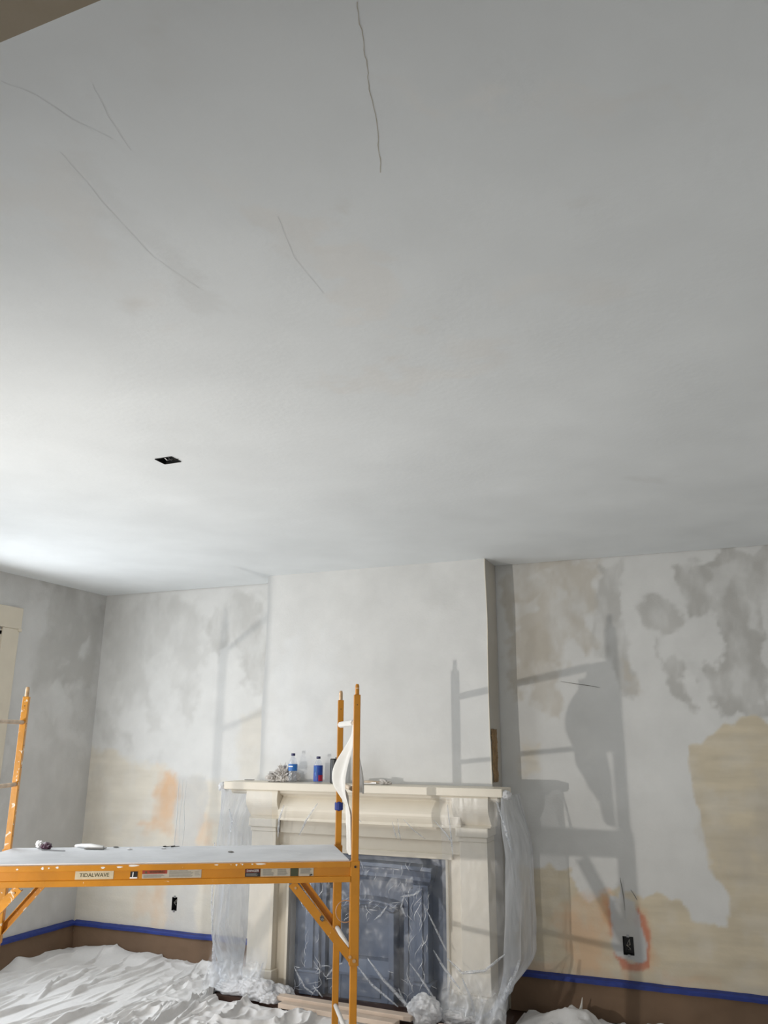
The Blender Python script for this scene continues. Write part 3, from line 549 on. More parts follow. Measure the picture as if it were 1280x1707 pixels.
# bed moulding and swelling frieze
def arc(y0, z0, y1, z1, bulge, n=8):
    return [(y0+(y1-y0)*t-bulge*math.sin(math.pi*t), z0+(z1-z0)*t) for t in np.linspace(0, 1, n)]
put(prism_x(bmesh.new(), [(YF-.01, 1.378), (5.515, 1.378), (5.52, 1.36), (5.545, 1.345), (YF-.01, 1.345)], -3.53, -1.46), 'bed_moulding', 'mantel', fm)
put(prism_x(bmesh.new(), [(YF-.01, 1.345)]+arc(5.56, 1.345, 5.515, 1.185, .0, 3)[:1]+arc(5.565, 1.335, 5.53, 1.19, .028, 10)+[(5.525, 1.172), (5.56, 1.168), (YF-.01, 1.168)], -3.12, -1.72), 'frieze_moulding', 'mantel', fm, smooth=False)
put(boxo(-3.12, -1.72, 5.565, YF-.01, 1.085, 1.168), 'frieze_panel', 'mantel', fm)
put(boxo(-3.14, -1.73, 5.59, YF-.01, 1.0, 1.085), 'lintel', 'mantel', fm)
put(boxo(-3.12, -1.80, 5.575, 5.60, .965, 1.0), 'lintel_bead', 'mantel', fm, bevel=.004)
for s, x0, x1 in ((-1, -3.365, -3.125), (1, -1.755, -1.530)):
    # corbel: S shaped bracket
    pr = [(YF-.01, 1.378), (5.495, 1.378)]+[(5.495+.002*math.sin(t*9)+.07*(t**1.5)-.028*math.sin(t*math.pi*1.0), 1.378-.185*t) for t in np.linspace(.05, 1, 14)]+[(5.535, 1.18), (YF-.01, 1.18)]
    put(prism_x(bmesh.new(), pr, x0-.012, x1+.012), 'corbel', 'mantel', fm)
    put(boxo(x0, x1, 5.515, YF-.01, 1.12, 1.18), 'capital', 'mantel', fm, bevel=.008)
    put(boxo(x0+.012, x1-.012, 5.53, YF-.01, 1.09, 1.12), 'capital_neck', 'mantel', fm, bevel=.004)
    bm = bmesh.new(); a_, b_ = x0+.022, x1-.012
    box(bm, a_, b_, 5.535, YF-.01, .18, 1.09)
    put(bm, 'pilaster', 'mantel', fm, bevel=.004)
    put(boxo(a_-.016, b_+.016, 5.515, YF-.01, .045, .18), 'pilaster_base', 'mantel', fm, bevel=.006)
    # reveal strips between pilaster and opening
    if s < 0:
        put(boxo(-3.165, -3.045, 5.60, YF-.01, .045, 1.0), 'architrave', 'cream', fm, bevel=.003)
        put(boxo(-3.062, -3.042, 5.585, 5.62, .045, 1.0), 'architrave_bead', 'mantel', fm, bevel=.003)
    else:
        put(boxo(-1.845, -1.725, 5.60, YF-.01, .045, 1.0), 'architrave', 'mantel', fm, bevel=.003)
        put(boxo(-1.850, -1.832, 5.58, 5.62, .045, 1.0), 'architrave_bead', 'mantel', fm, bevel=.003)
put(boxo(-3.46, -1.45, 5.33, YF-.01, 0.001, .045), 'hearth_slab', 'floor', fm)

# cast iron insert: stepped frames, arched hood, fire opening
fi = empty('fireplace_insert', (-2.45, 5.62, .046), 'blue-grey cast iron fireplace insert with stepped frames and arched hood behind film', 'fireplace')
Yp = 5.705
put(boxo(-3.042, -1.852, Yp, YF-.012, .046, .965), 'back_plate', 'iron', fi)
def hood(xc, hw, z0, z1, y_f, arch, name, taper=.06, n=20):
    """moulded lintel with a gently arched underside, mitred ends leaning back"""
    bm = bmesh.new(); rows = []
    prof = [(0, 0.), (.012, .12), (.040, .28), (.034, .45), (.055, .75), (.070, .82), (.070, 1.)]
    for i in range(n+1):
        t = i/n*2-1; za = arch*(1-t*t)
        rows.append([bm.verts.new((xc+t*(hw-taper*(1-q)), y_f-d, z0+(z1-z0)*q+za*(1-.35*q))) for d, q in prof]+[bm.verts.new((xc+t*hw, Yp+.01, z1+za*.65)), bm.verts.new((xc+t*(hw-taper), Yp+.01, z0+za))])
    m_ = len(rows[0])
    for a, b in zip(rows, rows[1:]):
        for k in range(m_): bm.faces.new((a[k], b[k], b[(k+1) % m_], a[(k+1) % m_]))
    bm.faces.new(rows[0]); bm.faces.new(rows[-1][::-1])
    return put(bm, name, 'iron', fi)
XC = -2.447
hood(XC, .50, .775, .905, 5.645, .02, 'upper_hood', .035)
for s in (-1, 1):
    cx = XC+s*.408
    bm = bmesh.new(); box(bm, cx-.055, cx+.055, 5.60, Yp, .20, .79); put(bm, 'outer_column', 'iron', fi, bevel=.004)
    bm = bmesh.new(); box(bm, cx-.018, cx+.018, 5.585, 5.60, .21, .78); put(bm, 'column_fillet', 'iron', fi, bevel=.004)
    bm = bmesh.new(); put(boxo(cx-.082, cx+.082, 5.562, Yp, .185, .20), 'base_cap', 'iron', fi, bevel=.003); box(bm, cx-.075, cx+.075, 5.57, Yp, .047, .185); put(bm, 'column_base', 'iron', fi, bevel=.003)
    put(boxo(*sorted((XC+s*.352, XC+s*.315)), 5.630, Yp, .047, .76), 'step_frame', 'iron', fi, bevel=.004)
    put(boxo(*sorted((XC+s*.30, XC+s*.265)), 5.655, Yp, .047, .72), 'step_frame', 'iron', fi, bevel=.004)
    put(boxo(*sorted((XC+s*.215, XC+s*.175)), 5.60, Yp, .047, .60), 'inner_column', 'iron', fi, bevel=.004)
hood(XC, .245, .585, .655, 5.64, .045, 'arched_hood', .05)
put(boxo(XC-.175, XC+.175, 5.688, Yp, .30, .60), 'cover_plate', 'iron', fi)
put(prism_x(bmesh.new(), [(Yp, .30), (5.625, .295), (5.575, .215), (5.575, .20), (Yp, .20)], XC-.19, XC+.19), 'sloping_ledge', 'iron', fi)
put(boxo(XC-.175, XC+.175, 5.60, Yp, .047, .195), 'lower_panel', 'iron', fi, bevel=.004)
put(boxo(XC-.12, XC+.12, 5.592, 5.60, .075, .165), 'lower_moulding', 'iron', fi, bevel=.003)

# clear film stuck over the insert, with tight drawn strands
ff = empty('plastic_film', (-2.45, 5.55, .05), 'clear shiny plastic film taped over the blue-grey fireplace insert', 'plastic film')
def insert_film(i, j):
    x = -3.03+i*1.165; z = .06+j*.90
    t = abs(x-XC); y = 5.56-.018*(1-min(1, t/.6))
    if t > .47: y = 5.56+.05*(t-.47)/.11
    if z > .9: y += (z-.9)*.8
    y += .010*(ridge(x*9, z*6, 2)-.5)+.006*ridge(x*25, z*14, 5)
    return (x, min(y, 5.61)-.012, z)
put(sheet(insert_film, 90, 70), 'film_sheet', 'film_front', ff, smooth=True)
def strand(par, pts, r, name='film_strand'):
    bm = bmesh.new(); P = [Vector(p) for p in pts]; Q = []
    for a, b in zip(P, P[1:]):
        for t in np.linspace(0, 1, 6)[:-1]: Q.append(a.lerp(b, t))
    Q.append(P[-1]); tube(bm, Q, [r*1.35*(.35+.65*math.sin(math.pi*(k+.4)/(len(Q)))) * (1+.3*fb(k*.9, r*100)) for k in range(len(Q))], 5)
    put(bm, name, 'strand', par, smooth=True)
for pts, r in (([(-2.39, 5.52, .33), (-2.27, 5.50, .22), (-2.10, 5.48, .10), (-2.02, 5.46, .06)], .009), ([(-2.47, 5.52, .28), (-2.35, 5.50, .18), (-2.15, 5.47, .08)], .007),
               ([(-2.09, 5.52, .33), (-2.02, 5.52, .26), (-1.90, 5.50, .13), (-1.85, 5.49, .10)], .005), ([(-1.99, 5.53, .69), (-1.88, 5.53, .50), (-1.83, 5.52, .42)], .005),
               ([(-1.92, 5.52, .42), (-1.85, 5.51, .33), (-1.74, 5.50, .22)], .006), ([(-2.48, 5.54, .93), (-2.50, 5.53, .85), (-2.46, 5.54, .78)], .006),
               ([(-2.0, 5.53, .78), (-2.06, 5.53, .74), (-2.16, 5.54, .72)], .006), ([(-2.13, 5.54, .74), (-2.15, 5.53, .66), (-2.12, 5.54, .60)], .006),
               ([(-2.95, 5.53, .22), (-2.86, 5.53, .10), (-2.79, 5.53, .07)], .006), ([(-2.80, 5.53, .12), (-2.72, 5.52, .06)], .005), ([(-2.25, 5.53, .66), (-2.30, 5.53, .60), (-2.34, 5.54, .57)], .006),
               ([(-2.70, 5.53, .18), (-2.64, 5.53, .25), (-2.58, 5.53, .28)], .007), ([(-2.17, 5.53, .17), (-2.12, 5.52, .08), (-2.06, 5.51, .06)], .007)):
    strand(ff, pts, r)

rr = random.Random(11); bm = bmesh.new()
def crease(x, z, an, L_, r=.0022):
    pts = []
    for t in np.linspace(-.5, .5, 6):
        X = x+math.cos(an)*L_*t+.12*L_*math.sin(t*5+x*40); Z_ = z+math.sin(an)*L_*t
        p = insert_film((X+3.03)/1.165, (Z_-.06)/.90); pts.append((X, p[1]-.003, Z_))
    tube(bm, pts, [.0004, r, r*1.2, r, r*.7, .0004], 5)
for k in range(150):
    c = k % 5
    if c == 0: x, z, an, L_ = XC+rr.uniform(-.5, .5), rr.uniform(.74, .93), rr.gauss(1.5, .35), rr.uniform(.03, .09)
    elif c == 1: s = rr.choice((-1, 1)); x, z, an, L_ = XC+s*rr.uniform(.30, .50), rr.uniform(.60, .82), rr.gauss(1.2*s, .6), rr.uniform(.04, .12)
    elif c == 2: s = rr.choice((-1, 1)); x, z, an, L_ = XC+s*rr.uniform(.33, .47), rr.uniform(.12, .75), rr.gauss(1.57, .25), rr.uniform(.05, .16)
    elif c == 3: x, z, an, L_ = XC+rr.uniform(-.26, .26), rr.uniform(.55, .70), rr.gauss(.8, .9), rr.uniform(.03, .08)
    else: s = rr.choice((-1, 1)); x, z, an, L_ = XC+s*rr.uniform(.20, .52), rr.uniform(.07, .26), rr.uniform(0, 3.1), rr.uniform(.04, .12)
    crease(x, z, an, L_, rr.uniform(.0009, .0024))
tag(put(bm, 'film_crease', 'crease', ff, smooth=True), kind='stuff')

# the film wrapped round both ends of the mantel, gathered at the foot
def smooth(a, b, t): t = max(0, min(1, (t-a)/(b-a))); return t*t*(3-2*t)
def wrap(side, label, bulb, seed):
    e = empty('plastic_wrap', (-1.45 if side > 0 else -3.56, 5.5, 0), label, 'plastic sheeting')
    xi, xo = (-1.84, -1.42) if side > 0 else (-3.13, -3.57)
    out = .095 if side > 0 else .075
    # horizontal path: over the front, round the corner, back to the wall
    def path(t, b, zz):
        if t < .5:
            k = t/.5; x = xi+(xo-xi)*k; y = 5.452-.012*math.sin(k*math.pi)*b
            if k > .75: y -= .0
            return x+side*b*out*.5*smooth(.7, 1, k), y, 0
        k = (t-.5)/.5
        x = xo+side*out*b*(.5+.5*math.sin(min(1, k*1.25)*math.pi*.5))*(1-.55*smooth(.75, 1, k)); y = 5.452+(YB-.03-5.452)*k if k > 0 else 5.452
        return x, y, k
    def front(i, j):
        z = 1.372-j*1.29; x = xi+(xo-side*.005-xi)*i; g = smooth(.75, 1., j)
        y = 5.468-.022*(1-smooth(0, .12, j)*.4)+.030*smooth(.13, .25, j)*(1-smooth(.85, 1, j))-.006*ridge(i*4+j, j*4, seed)-.003*ridge(i*13, j*9, seed+1)-.02*g*abs(fb(i*5, j*5, seed))-.035*g
        return (x, y, max(z, .055))
    put(sheet(front, 40, 60), 'tight_film', 'film_front', e, smooth=True)
    def skirt(i, j):
        z = .33-j*.275+.04*fb(i*5, 1, seed); x = xi-side*.02+(xo+side*.03-xi)*i
        return (x, 5.455-.06*smooth(.2, 1, j)-.03*ridge(i*5+j, j*3, seed+2)-.012*ridge(i*14, j*8, seed+5), max(z, .055))
    density(put(sheet(skirt, 50, 30), 'gathered_film', 'skirt', e, smooth=True), lambda i, j: smooth(0, .75, j)*smooth(0, .12, i)*(1-smooth(.9, 1, i)*.6), 50, 30)
    def f(i, j):
        z = 1.378-j*1.30
        b = smooth(-.04, .25, j)*(1-smooth(.74, 1, j)*1.1)
        x0 = xo-side*.005; g = smooth(.74, 1., j)
        x = x0+side*out*b*(math.sin(min(1, i*1.6)*math.pi*.5))*(1-.45*smooth(.75, 1, i))
        y = 5.448+(YB-.03-5.448)*i
        x += (-1.56-x if side > 0 else -3.40-x)*g*.6; y += (5.45-y)*g*.55
        am = .035*smooth(.02, .3, j)*(1-.4*g)
        x += side*am*(ridge(i*3.2+.5*j+seed, j*1.1, seed)-.5)+side*.008*ridge(i*11, j*3.5, seed+3)
        y -= am*.6*(ridge(i*3.0, j*1.4, seed+8)-.5)
        return (x, min(y, YB-.03), max(z, .055)+.01*g*fb(i*8, 3, seed))
    density(put(sheet(f, 90, 60), 'side_film', 'film', e, smooth=True), lambda i, j: (.85 if side > 0 else 1.1)+.9*smooth(.8, 1, j)+.35*smooth(.35, 0, i)+.5*max(0, ridge(i*5, j*2.2, seed)-.6), 90, 60)
    put(crumple((xo+side*.030, 5.50, 1.395), (.030, .03, .030), 3, .5, 10, seed), 'taped_corner', 'film_ball', e, smooth=True)
    for pts, r in bulb[1]: strand(e, pts, r)
    for c, r, s_ in bulb[0]: put(crumple(c, r, 5, .24, 4.5, s_, flat=.05), 'film_bundle', 'film_ball', e, smooth=True)
wrap(1, 'clear plastic sheeting hanging round the right end of the mantel', (
    [((-1.92, 5.34, .12), (.105, .08, .085), 2.1), ((-1.73, 5.41, .085), (.13, .06, .05), 6.)],
    [([(-1.80, 5.44, .40), (-1.70, 5.43, .33), (-1.55, 5.42, .36), (-1.42, 5.45, .46)], .007), ([(-1.38, 5.44, .34), (-1.45, 5.43, .18), (-1.60, 5.42, .08)], .012),
     ([(-1.345, 5.50, .42), (-1.40, 5.46, .26), (-1.52, 5.43, .12), (-1.66, 5.42, .07)], .013), ([(-1.44, 5.42, 1.36), (-1.40, 5.44, 1.22), (-1.36, 5.46, 1.05)], .006), ([(-1.78, 5.43, 1.33), (-1.76, 5.43, 1.15), (-1.75, 5.44, 1.0)], .004),
     ([(-1.90, 5.50, 1.22), (-1.80, 5.46, 1.14), (-1.755, 5.44, 1.09)], .004), ([(-1.70, 5.43, .30), (-1.64, 5.43, .18), (-1.62, 5.43, .09)], .006), ([(-1.78, 5.43, .28), (-1.80, 5.42, .16), (-1.74, 5.42, .09)], .006)]), 3.)
wrap(-1, 'clear plastic sheeting hanging round the left end of the mantel', (
    [((-3.14, 5.36, .10), (.13, .08, .075), 4.4), ((-3.33, 5.40, .08), (.16, .07, .05), 8.3), ((-2.99, 5.42, .085), (.10, .06, .05), 1.3), ((-3.02, 5.33, .07), (.09, .06, .045), 11.3)],
    [([(-3.60, 5.50, .40), (-3.56, 5.46, .20), (-3.45, 5.43, .09)], .012), ([(-3.62, 5.47, 1.0), (-3.61, 5.46, .6), (-3.58, 5.46, .35)], .005), ([(-3.14, 5.43, .25), (-3.17, 5.42, .16), (-3.16, 5.41, .10)], .006),
     ([(-3.49, 5.44, 1.24), (-3.46, 5.44, 1.16), (-3.47, 5.44, 1.08)], .006)]), 13.)
fr = empty('plastic_film', (-2.4, 5.47, 1.1), 'narrow strands of clear film stretched over the mantel frieze', 'plastic film')
for pts, r in (([(-2.78, 5.49, 1.30), (-2.86, 5.48, 1.19), (-2.92, 5.49, 1.08)], .005), ([(-3.05, 5.48, 1.28), (-3.08, 5.47, 1.18), (-3.09, 5.48, 1.06)], .006), ([(-2.16, 5.49, 1.22), (-2.15, 5.485, 1.14), (-2.14, 5.50, 1.08)], .003), ([(-2.20, 5.49, 1.20), (-2.18, 5.485, 1.13), (-2.17, 5.50, 1.09)], .003), ([(-2.12, 5.49, 1.22), (-2.04, 5.485, 1.15), (-1.96, 5.49, 1.10)], .003), ([(-2.46, 5.48, 1.21), (-2.43, 5.48, 1.19)], .003)):
    strand(fr, pts, r)

# boards along the edge of the hearth
for (x0, x1, y, z0, z1, an, lab) in ((-2.96, -1.98, 5.315, .05, .078, -.05, 'long pale wooden board lying along the hearth, upper one'), (-2.90, -2.05, 5.235, .03, .06, -.07, 'pale wooden board with a dark end lying in front of the hearth, lower one'),
                                (-1.80, -1.37, 5.25, .03, .066, .10, 'short pale wooden board end below the right foot of the mantel')):
    bm = boxo(-(x1-x0)/2, (x1-x0)/2, -.035, .035, z0+.02, z1+.02); bmesh.ops.rotate(bm, verts=bm.verts, cent=(0,0,0), matrix=Matrix.Rotation(an, 3, 'Z'))
    bmesh.ops.translate(bm, verts=bm.verts, vec=((x0+x1)/2, y, 0))
    tag(put(bm, 'wooden_board', 'wood', origin=((x0+x1)/2, y, z0), bevel=.003), lab, 'board')

# ---------------------------------------------------------------- drop cloths
def S01(a, b, t): t = np.clip((t-a)/(b-a), 0, 1); return t*t*(3-2*t)
NI, NJ = 620, 330
I, J = np.meshgrid(np.linspace(0, 1, NI), np.linspace(0, 1, NJ)**.62, indexing='ij')
CXs = XL+.045+I*(-1.95-XL-.045)
ymax = np.where(CXs > -3.42, 5.265, 5.265+(YB-.05-5.265)*(1-S01(-3.68, -3.42, CXs)))
CYs = 2.6+J*(ymax-2.6)
def rid(u, v, s, f, p): r = 1-np.abs(fbm(u, v, s, f, 3))*3.2; return np.clip(r, 0, 1)**p
cz = .012+.03*np.clip(fbm(CXs, CYs, 31, .9, 3)+.1, 0, 1)
rs = np.random.RandomState(12)
for k in range(130):          # long soft creases that run away from the camera
    x0 = rs.uniform(XL+.15, -3.3); y0 = rs.uniform(3.9, 5.75); L_ = rs.uniform(.10, .42)*(1.3 if k < 20 else 1); an = rs.normal(.05, .16); hh = rs.uniform(.008, .024)*(1.5 if k < 20 else 1); w_ = rs.uniform(.006, .013)
    cv = rs.normal(0, .25); dy = CYs-y0; xx = x0+math.tan(an)*dy+cv*dy**2+.008*fbm(CYs, CYs*0, k, 6., 2)
    d = CXs-xx; t = np.clip(1-(dy/L_)**2, 0, 1)
    prof = np.where(d > 0, np.exp(-(d/(w_*.5))**2), np.exp(-(d/(w_*2.6))**2))
    cz = cz+hh*t*prof
dn = S01(-4.15, -3.55, CXs+.25*(CYs-5.0))
wx = CXs+.10*fbm(CXs, CYs, 61, 2.5, 3); wy = CYs+.10*fbm(CXs, CYs, 67, 2.5, 3)
cz = cz+dn*(.040*rid(wx*1.5, wy*.8, 71, 2.6, 3.)+.022*rid(wx, wy, 77, 5.5, 2.5)+.006*fbm(CXs, CYs, 83, 14., 3))
edge = np.maximum(S01(YB-.32, YB-.06, CYs), 1-S01(XL+.05, XL+.30, CXs))
cz = cz+edge*(.02+.08*np.clip(fbm(CXs, CYs, 91, 2.4, 3)+.05, 0, 1)+.015*rid(CXs, CYs, 95, 4., 2))
cz = cz+S01(5.0, 5.24, CYs)*(CXs > -3.45)*(.02+.02*fbm(CXs, CYs, 97, 5., 2))
for p in ((-1.875, 4.151), (-2.237, 4.704), (-3.878, 3.757), (-3.600, 3.157)):   # pressed flat under the casters
    q_ = S01(.05, .13, np.hypot(CXs-p[0], CYs-p[1])); cz = .008*(1-q_)+cz*q_
cz = np.maximum(cz, .006)
ix = np.arange(NI*NJ).reshape(NI, NJ)
me = bpy.data.meshes.new('drop_cloth'); me.from_pydata(np.stack([CXs+3.7, CYs-4.3, cz-.006], -1).reshape(-1, 3).tolist(), [], np.stack([ix[:-1, :-1], ix[1:, :-1], ix[1:, 1:], ix[:-1, 1:]], -1).reshape(-1, 4).tolist())
me.materials.append(MT['cloth']); me.polygons.foreach_set('use_smooth', [True]*len(me.polygons)); me.update()
o = bpy.data.objects.new('drop_cloth', me); C.objects.link(o); o.location = (-3.7, 4.3, .006)
tag(o, 'large wrinkled off-white canvas drop cloth spread below the scaffold', 'drop cloth')
tag(put(sheet(lambda i, j: (-1.90+i*4.1, .75+j*4.35, .012+.02*max(0, fb(i*9, j*9, 3))), 60, 60), 'drop_cloth', 'cloth', smooth=True, origin=(0, 3, .01)), 'unseen flat off-white drop cloth added right of the scaffold to bounce light', 'drop cloth')  # out of view, added so its pale top bounces light to the ceiling
def cr_(i, j):
    x = -1.43+i*1.1; y = 5.35+j*.57
    z = .01+.115*max(0, fb(x*3.3+1, y*3.1, 3)+.18)*smooth(0, .25, i)*(1-smooth(.55, 1, i))+.04*max(0, ridge(x*6, y*7, 2)-.4)*(1-smooth(.6, 1, i))
    if i < .02: z = .01
    return (x, y, max(.006, z))
tag(put(sheet(cr_, 70, 50), 'drop_cloth', 'cloth', smooth=True, origin=(-1., 5.6, .006)), 'small bunched beige drop cloth on the floor right of the fireplace', 'drop cloth')
bm = bmesh.new(); tube(bm, [(-1.06, 5.90, .03), (-1.055, 5.90, .07), (-1.045, 5.905, .115), (-1.04, 5.905, .145)], [.022, .012, .005, .002], 6)
tag(put(bm, 'paper_scrap', 'white_cloth', origin=(-1.06, 5.90, .03)), 'thin upright white scrap standing against the brown paper right of the fireplace', 'scrap')

# ---------------------------------------------------------------- the scaffold
FR, BR, BL, FL = (Vector((*p, 0)) for p in ((-1.875, 4.151), (-2.237, 4.704), (-3.878, 3.757), (-3.600, 3.157)))
LU = (FR-FL).length; U = (FR-FL).normalized(); NV = (BR-FR).normalized(); Z = Vector((0,0,1))
OUTW = Vector((U.y, -U.x, 0))      # towards the camera side
sc = empty('rolling_scaffold', (FR+BL)/2, 'yellow-orange rolling work scaffold with spattered posts and a dusty grey platform', 'scaffold')
def zz(p, z): return p+Z*z
PT, SQ = 1.982, .036
for p, ct_ in ((FR, 1), (BR, 1), (BL, 0), (FL, 0)):
    bm = bmesh.new(); beam(bm, zz(p, .12), zz(p, PT), SQ, SQ, U)
    po = put(bm, 'post', 'orange' if ct_ else 'orange_dirty', sc, bevel=.003)
    bm = bmesh.new(); tube(bm, [zz(p, PT-.01), zz(p, PT+.045), zz(p, PT+.058)], [.0115, .0115, .008], 12); put(bm, 'pin', 'steel' if p is not FR else 'orange', po, smooth=False)
    bm = bmesh.new(); tube(bm, [zz(p, PT-.055)-U*0+OUTW*(SQ/2-.002), zz(p, PT-.055)+OUTW*(SQ/2+.0012)], .003, 8); tag(put(bm, 'bolt_hole', 'black', po), kind='stuff')
    bm = bmesh.new(); 
    for k in range(14):
        z = .2+k*.125; tube(bm, [zz(p, z)+U*(SQ/2-.002), zz(p, z)+U*(SQ/2+.0012)], .003, 6)
    tag(put(bm, 'bolt_hole', 'black', po), kind='stuff')
    cs = bmesh.new(); tube(cs, [zz(p, .066)-U*.014+NV*.0, zz(p, .066)+U*.014], .054, 20); k_ = put(cs, 'caster_wheel', 'rubber', sc)
    bm = sweep([(-.022, .055), (-.018, .055), (-.018, .120), (.018, .120), (.018, .055), (.022, .055), (.022, .126), (-.022, .126)], p-NV*.015, p+NV*.015, U, Z); put(bm, 'caster_fork', 'metalgrey', sc)
def rung(a, b, z, m='rung', r=.0125, name='rung'):
    bm = bmesh.new(); tube(bm, [zz(a, z)+(b-a).normalized()*.016, zz(b, z)-(b-a).normalized()*.016], r, 10); put(bm, name, m, sc, smooth=True)
for a, b in ((FR, BR), (FL, BL)):
    for z in (1.832, 1.482, .685, .280): rung(a, b, z, 'rung' if z > 1 or a is not FR else 'white_cloth')  # low right rungs coloured white to stand in for light on them
# platform
zt_, zb_ = 1.130, 1.032
for a, b, o_ in ((FL, FR, OUTW), (BL, BR, -OUTW)):
    d = (b-a).normalized(); p0 = a+d*.024+o_*.012; p1 = b-d*.024+o_*.012; up = o_
    bm = sweep([(-.016, 1.032), (.016, 1.032), (.016, 1.060), (-.002, 1.060), (-.002, 1.103), (.014, 1.103), (.014, 1.130), (-.016, 1.130)], p0, p1, o_, Z)
    rl = put(bm, 'side_rail', 'orange_dirty' if False else 'orange', sc, bevel=.0015)
    if a is FL: rail = rl; RO = o_
bm = bmesh.new(); q = [FL+U*.03+NV*.03, FR-U*.03+NV*.03, BR-U*.03-NV*.03, BL+U*.03-NV*.03]
vb = [bm.verts.new(zz(p-NV*.022*(1 if i < 2 else -1), 1.120)) for i, p in enumerate(q)]; vt = [bm.verts.new(v.co+Z*.016) for v in vb]
bm.faces.new(vb[::-1]); bm.faces.new(vt)
for i in range(4): bm.faces.new((vb[i], vb[(i+1) % 4], vt[(i+1) % 4], vt[i]))
put(bm, 'platform_board', 'deck', sc)
for a, b in ((FR, BR), (FL, BL)):
    s_ = -1 if a is FR else 1
    bm = bmesh.new(); beam(bm, zz(a, 1.085)+U*s_*.035+NV*.02, zz(b, 1.085)+U*s_*.035-NV*.02, .03, .07, U); put(bm, 'end_rail', 'orange', sc)
    for p in (a, b):
        bm = bmesh.new(); beam(bm, zz(p, .640), zz(p, 1.132), .049, .049, U); sl = put(bm, 'sleeve', 'orange' if a is FR else 'orange_dirty', sc, bevel=.004)
        o_ = OUTW if p in (FR, FL) else -OUTW
        for z in (1.105, .665):
            bm = bmesh.new(); tube(bm, [zz(p, z)+o_*.024, zz(p, z)+o_*.029], .006 if z > 1 else .009, 10); put(bm, 'bolt', 'black' if z > 1 else 'steel', sl)
        # diagonal brace, a folded channel
        d = U*s_
        top = zz(p, 1.03)+d*(.325 if p in (FR, FL) else .285); bot = zz(p, .672 if p in (FR, FL) else .70)+d*.012
        oo = o_*.020; sd = (top-bot).cross(o_).normalized()
        bm = sweep([(-.021, -.008), (-.017, -.008), (-.017, .017), (.017, .017), (.017, -.008), (.021, -.008), (.021, .022), (-.021, .022)], top, bot, sd, o_)
        br = put(bm, 'diagonal_brace', 'orange' if a is FR else 'orange_dirty', sc)
        bm = bmesh.new(); tube(bm, [bot+oo+(top-bot)*.03, bot+oo+(top-bot)*.03+o_*.008], .008, 10); put(bm, 'bolt', 'steel', br)
        bm = bmesh.new(); tube(bm, [top+oo-(top-bot)*.06, top+oo-(top-bot)*.06+o_*.006], .006, 10); put(bm, 'bolt', 'steel', br)
        # sprung hoop that locks the platform to the post
        cc = zz(p, .890 if p in (FR, FL) else .985)+d*(.045 if p in (FR, FL) else .085)+o_*.0
        bm = bmesh.new(); tube(bm, [cc+d*(.050*math.cos(t))+Z*(.052*math.sin(t)) for t in np.linspace(-2.3, 2.3, 18)], .0028, 6); put(bm, 'lock_hoop', 'wire', sc, smooth=True)
# tape scraps
bm = bmesh.new(); p = zz(BR, 1.352)+OUTW*.0
tube(bm, [p-Z*.030, p-Z*.018, p+Z*.018, p+Z*.030], [.016, .0265, .0265, .016], 10)
tag(put(bm, 'tape_scrap', 'tape', sc), 'blue tape wad on the far right post')
bm = bmesh.new(); p = zz(FL, .80)+U*.03+OUTW*.027; box(bm, p.x-.02, p.x+.02, p.y-.004, p.y+.004, p.z-.02, p.z+.02); tag(put(bm, 'tape_scrap', 'tape', sc), 'blue tape scrap on the left brace')
c0 = zz(FR, .865)-U*.170+OUTW*.0228
tag(put(crumple(c0, (.014, .003, .012), 3, .9, 12, 3.), 'paint_smudge', 'black', sc), 'dark dried smudge on the right front brace')
# white wrapping on the top right rung
bm = bmesh.new(); a_, b_ = zz(FR, 1.832)+NV*.10, zz(BR, 1.832)-NV*.005
tube(bm, [a_.lerp(b_, t) for t in np.linspace(0, 1, 10)], [.019*(1+.25*fb(t*9, 2)) for t in np.linspace(0, 1, 10)], 8); put(bm, 'rung_wrapping', 'white_cloth', sc)
# labels on the front rail
def along(s, z, o=.0): return zz(FL+U*s+RO*(.012-.002+o), z)
def sticker(s0, s1, z0, z1, m, name='sticker', lab=None):
    bm = bmesh.new(); beam(bm, along((s0+s1)/2, z0, .001), along((s0+s1)/2, z1, .001), s1-s0, .0012, U); o = put(bm, name, m, rail)
    return o
sticker(.586, .772, 1.063, 1.101, 'tapepaper')
words('TIDALWAVE', .026, 'ink', rail, along(.679, 1.082, .0026), U, Z)
bm = bmesh.new(); beam(bm, along(.871, 1.068, .0), along(.871, 1.097, .0), .034, .006, U); put(bm, 'rail_slot', 'black', rail)
bm = bmesh.new(); beam(bm, along(.871, 1.064, .001), along(.871, 1.071, .001), .036, .008, U); beam(bm, along(.866, 1.07, .003), along(.868, 1.094, .003), .005, .004, U); tag(put(bm, 'slot_edge', 'white', rail), kind='stuff')
sticker(.912, 1.035, 1.084, 1.101, 'dred'); words('WARNING', .0155, 'ink', rail, along(.985, 1.0925, .0026), U, Z)
bm = bmesh.new(); prism = [along(.922, 1.087, .0022), along(.938, 1.087, .0022), along(.930, 1.099, .0022)]; bm.faces.new([bm.verts.new(v) for v in prism]); put(bm, 'warning_triangle', 'ink', rail)
sticker(.912, 1.035, 1.063, 1.084, 'sticker'); sticker(1.035, 1.205, 1.063, 1.103, 'sticker')
sticker(1.425, 1.502, 1.063, 1.101, 'black'); sticker(1.427, 1.500, 1.083, 1.100, 'dred'); words('DANGER', .0155, 'white', rail, along(1.464, 1.0915, .0034), U, Z)
sticker(1.504, 1.655, 1.063, 1.103, 'sticker'); sticker(1.657, 1.697, 1.063, 1.101, 'olive'); sticker(1.699, 1.775, 1.063, 1.103, 'sticker')
bm = bmesh.new(); rr = random.Random(4)
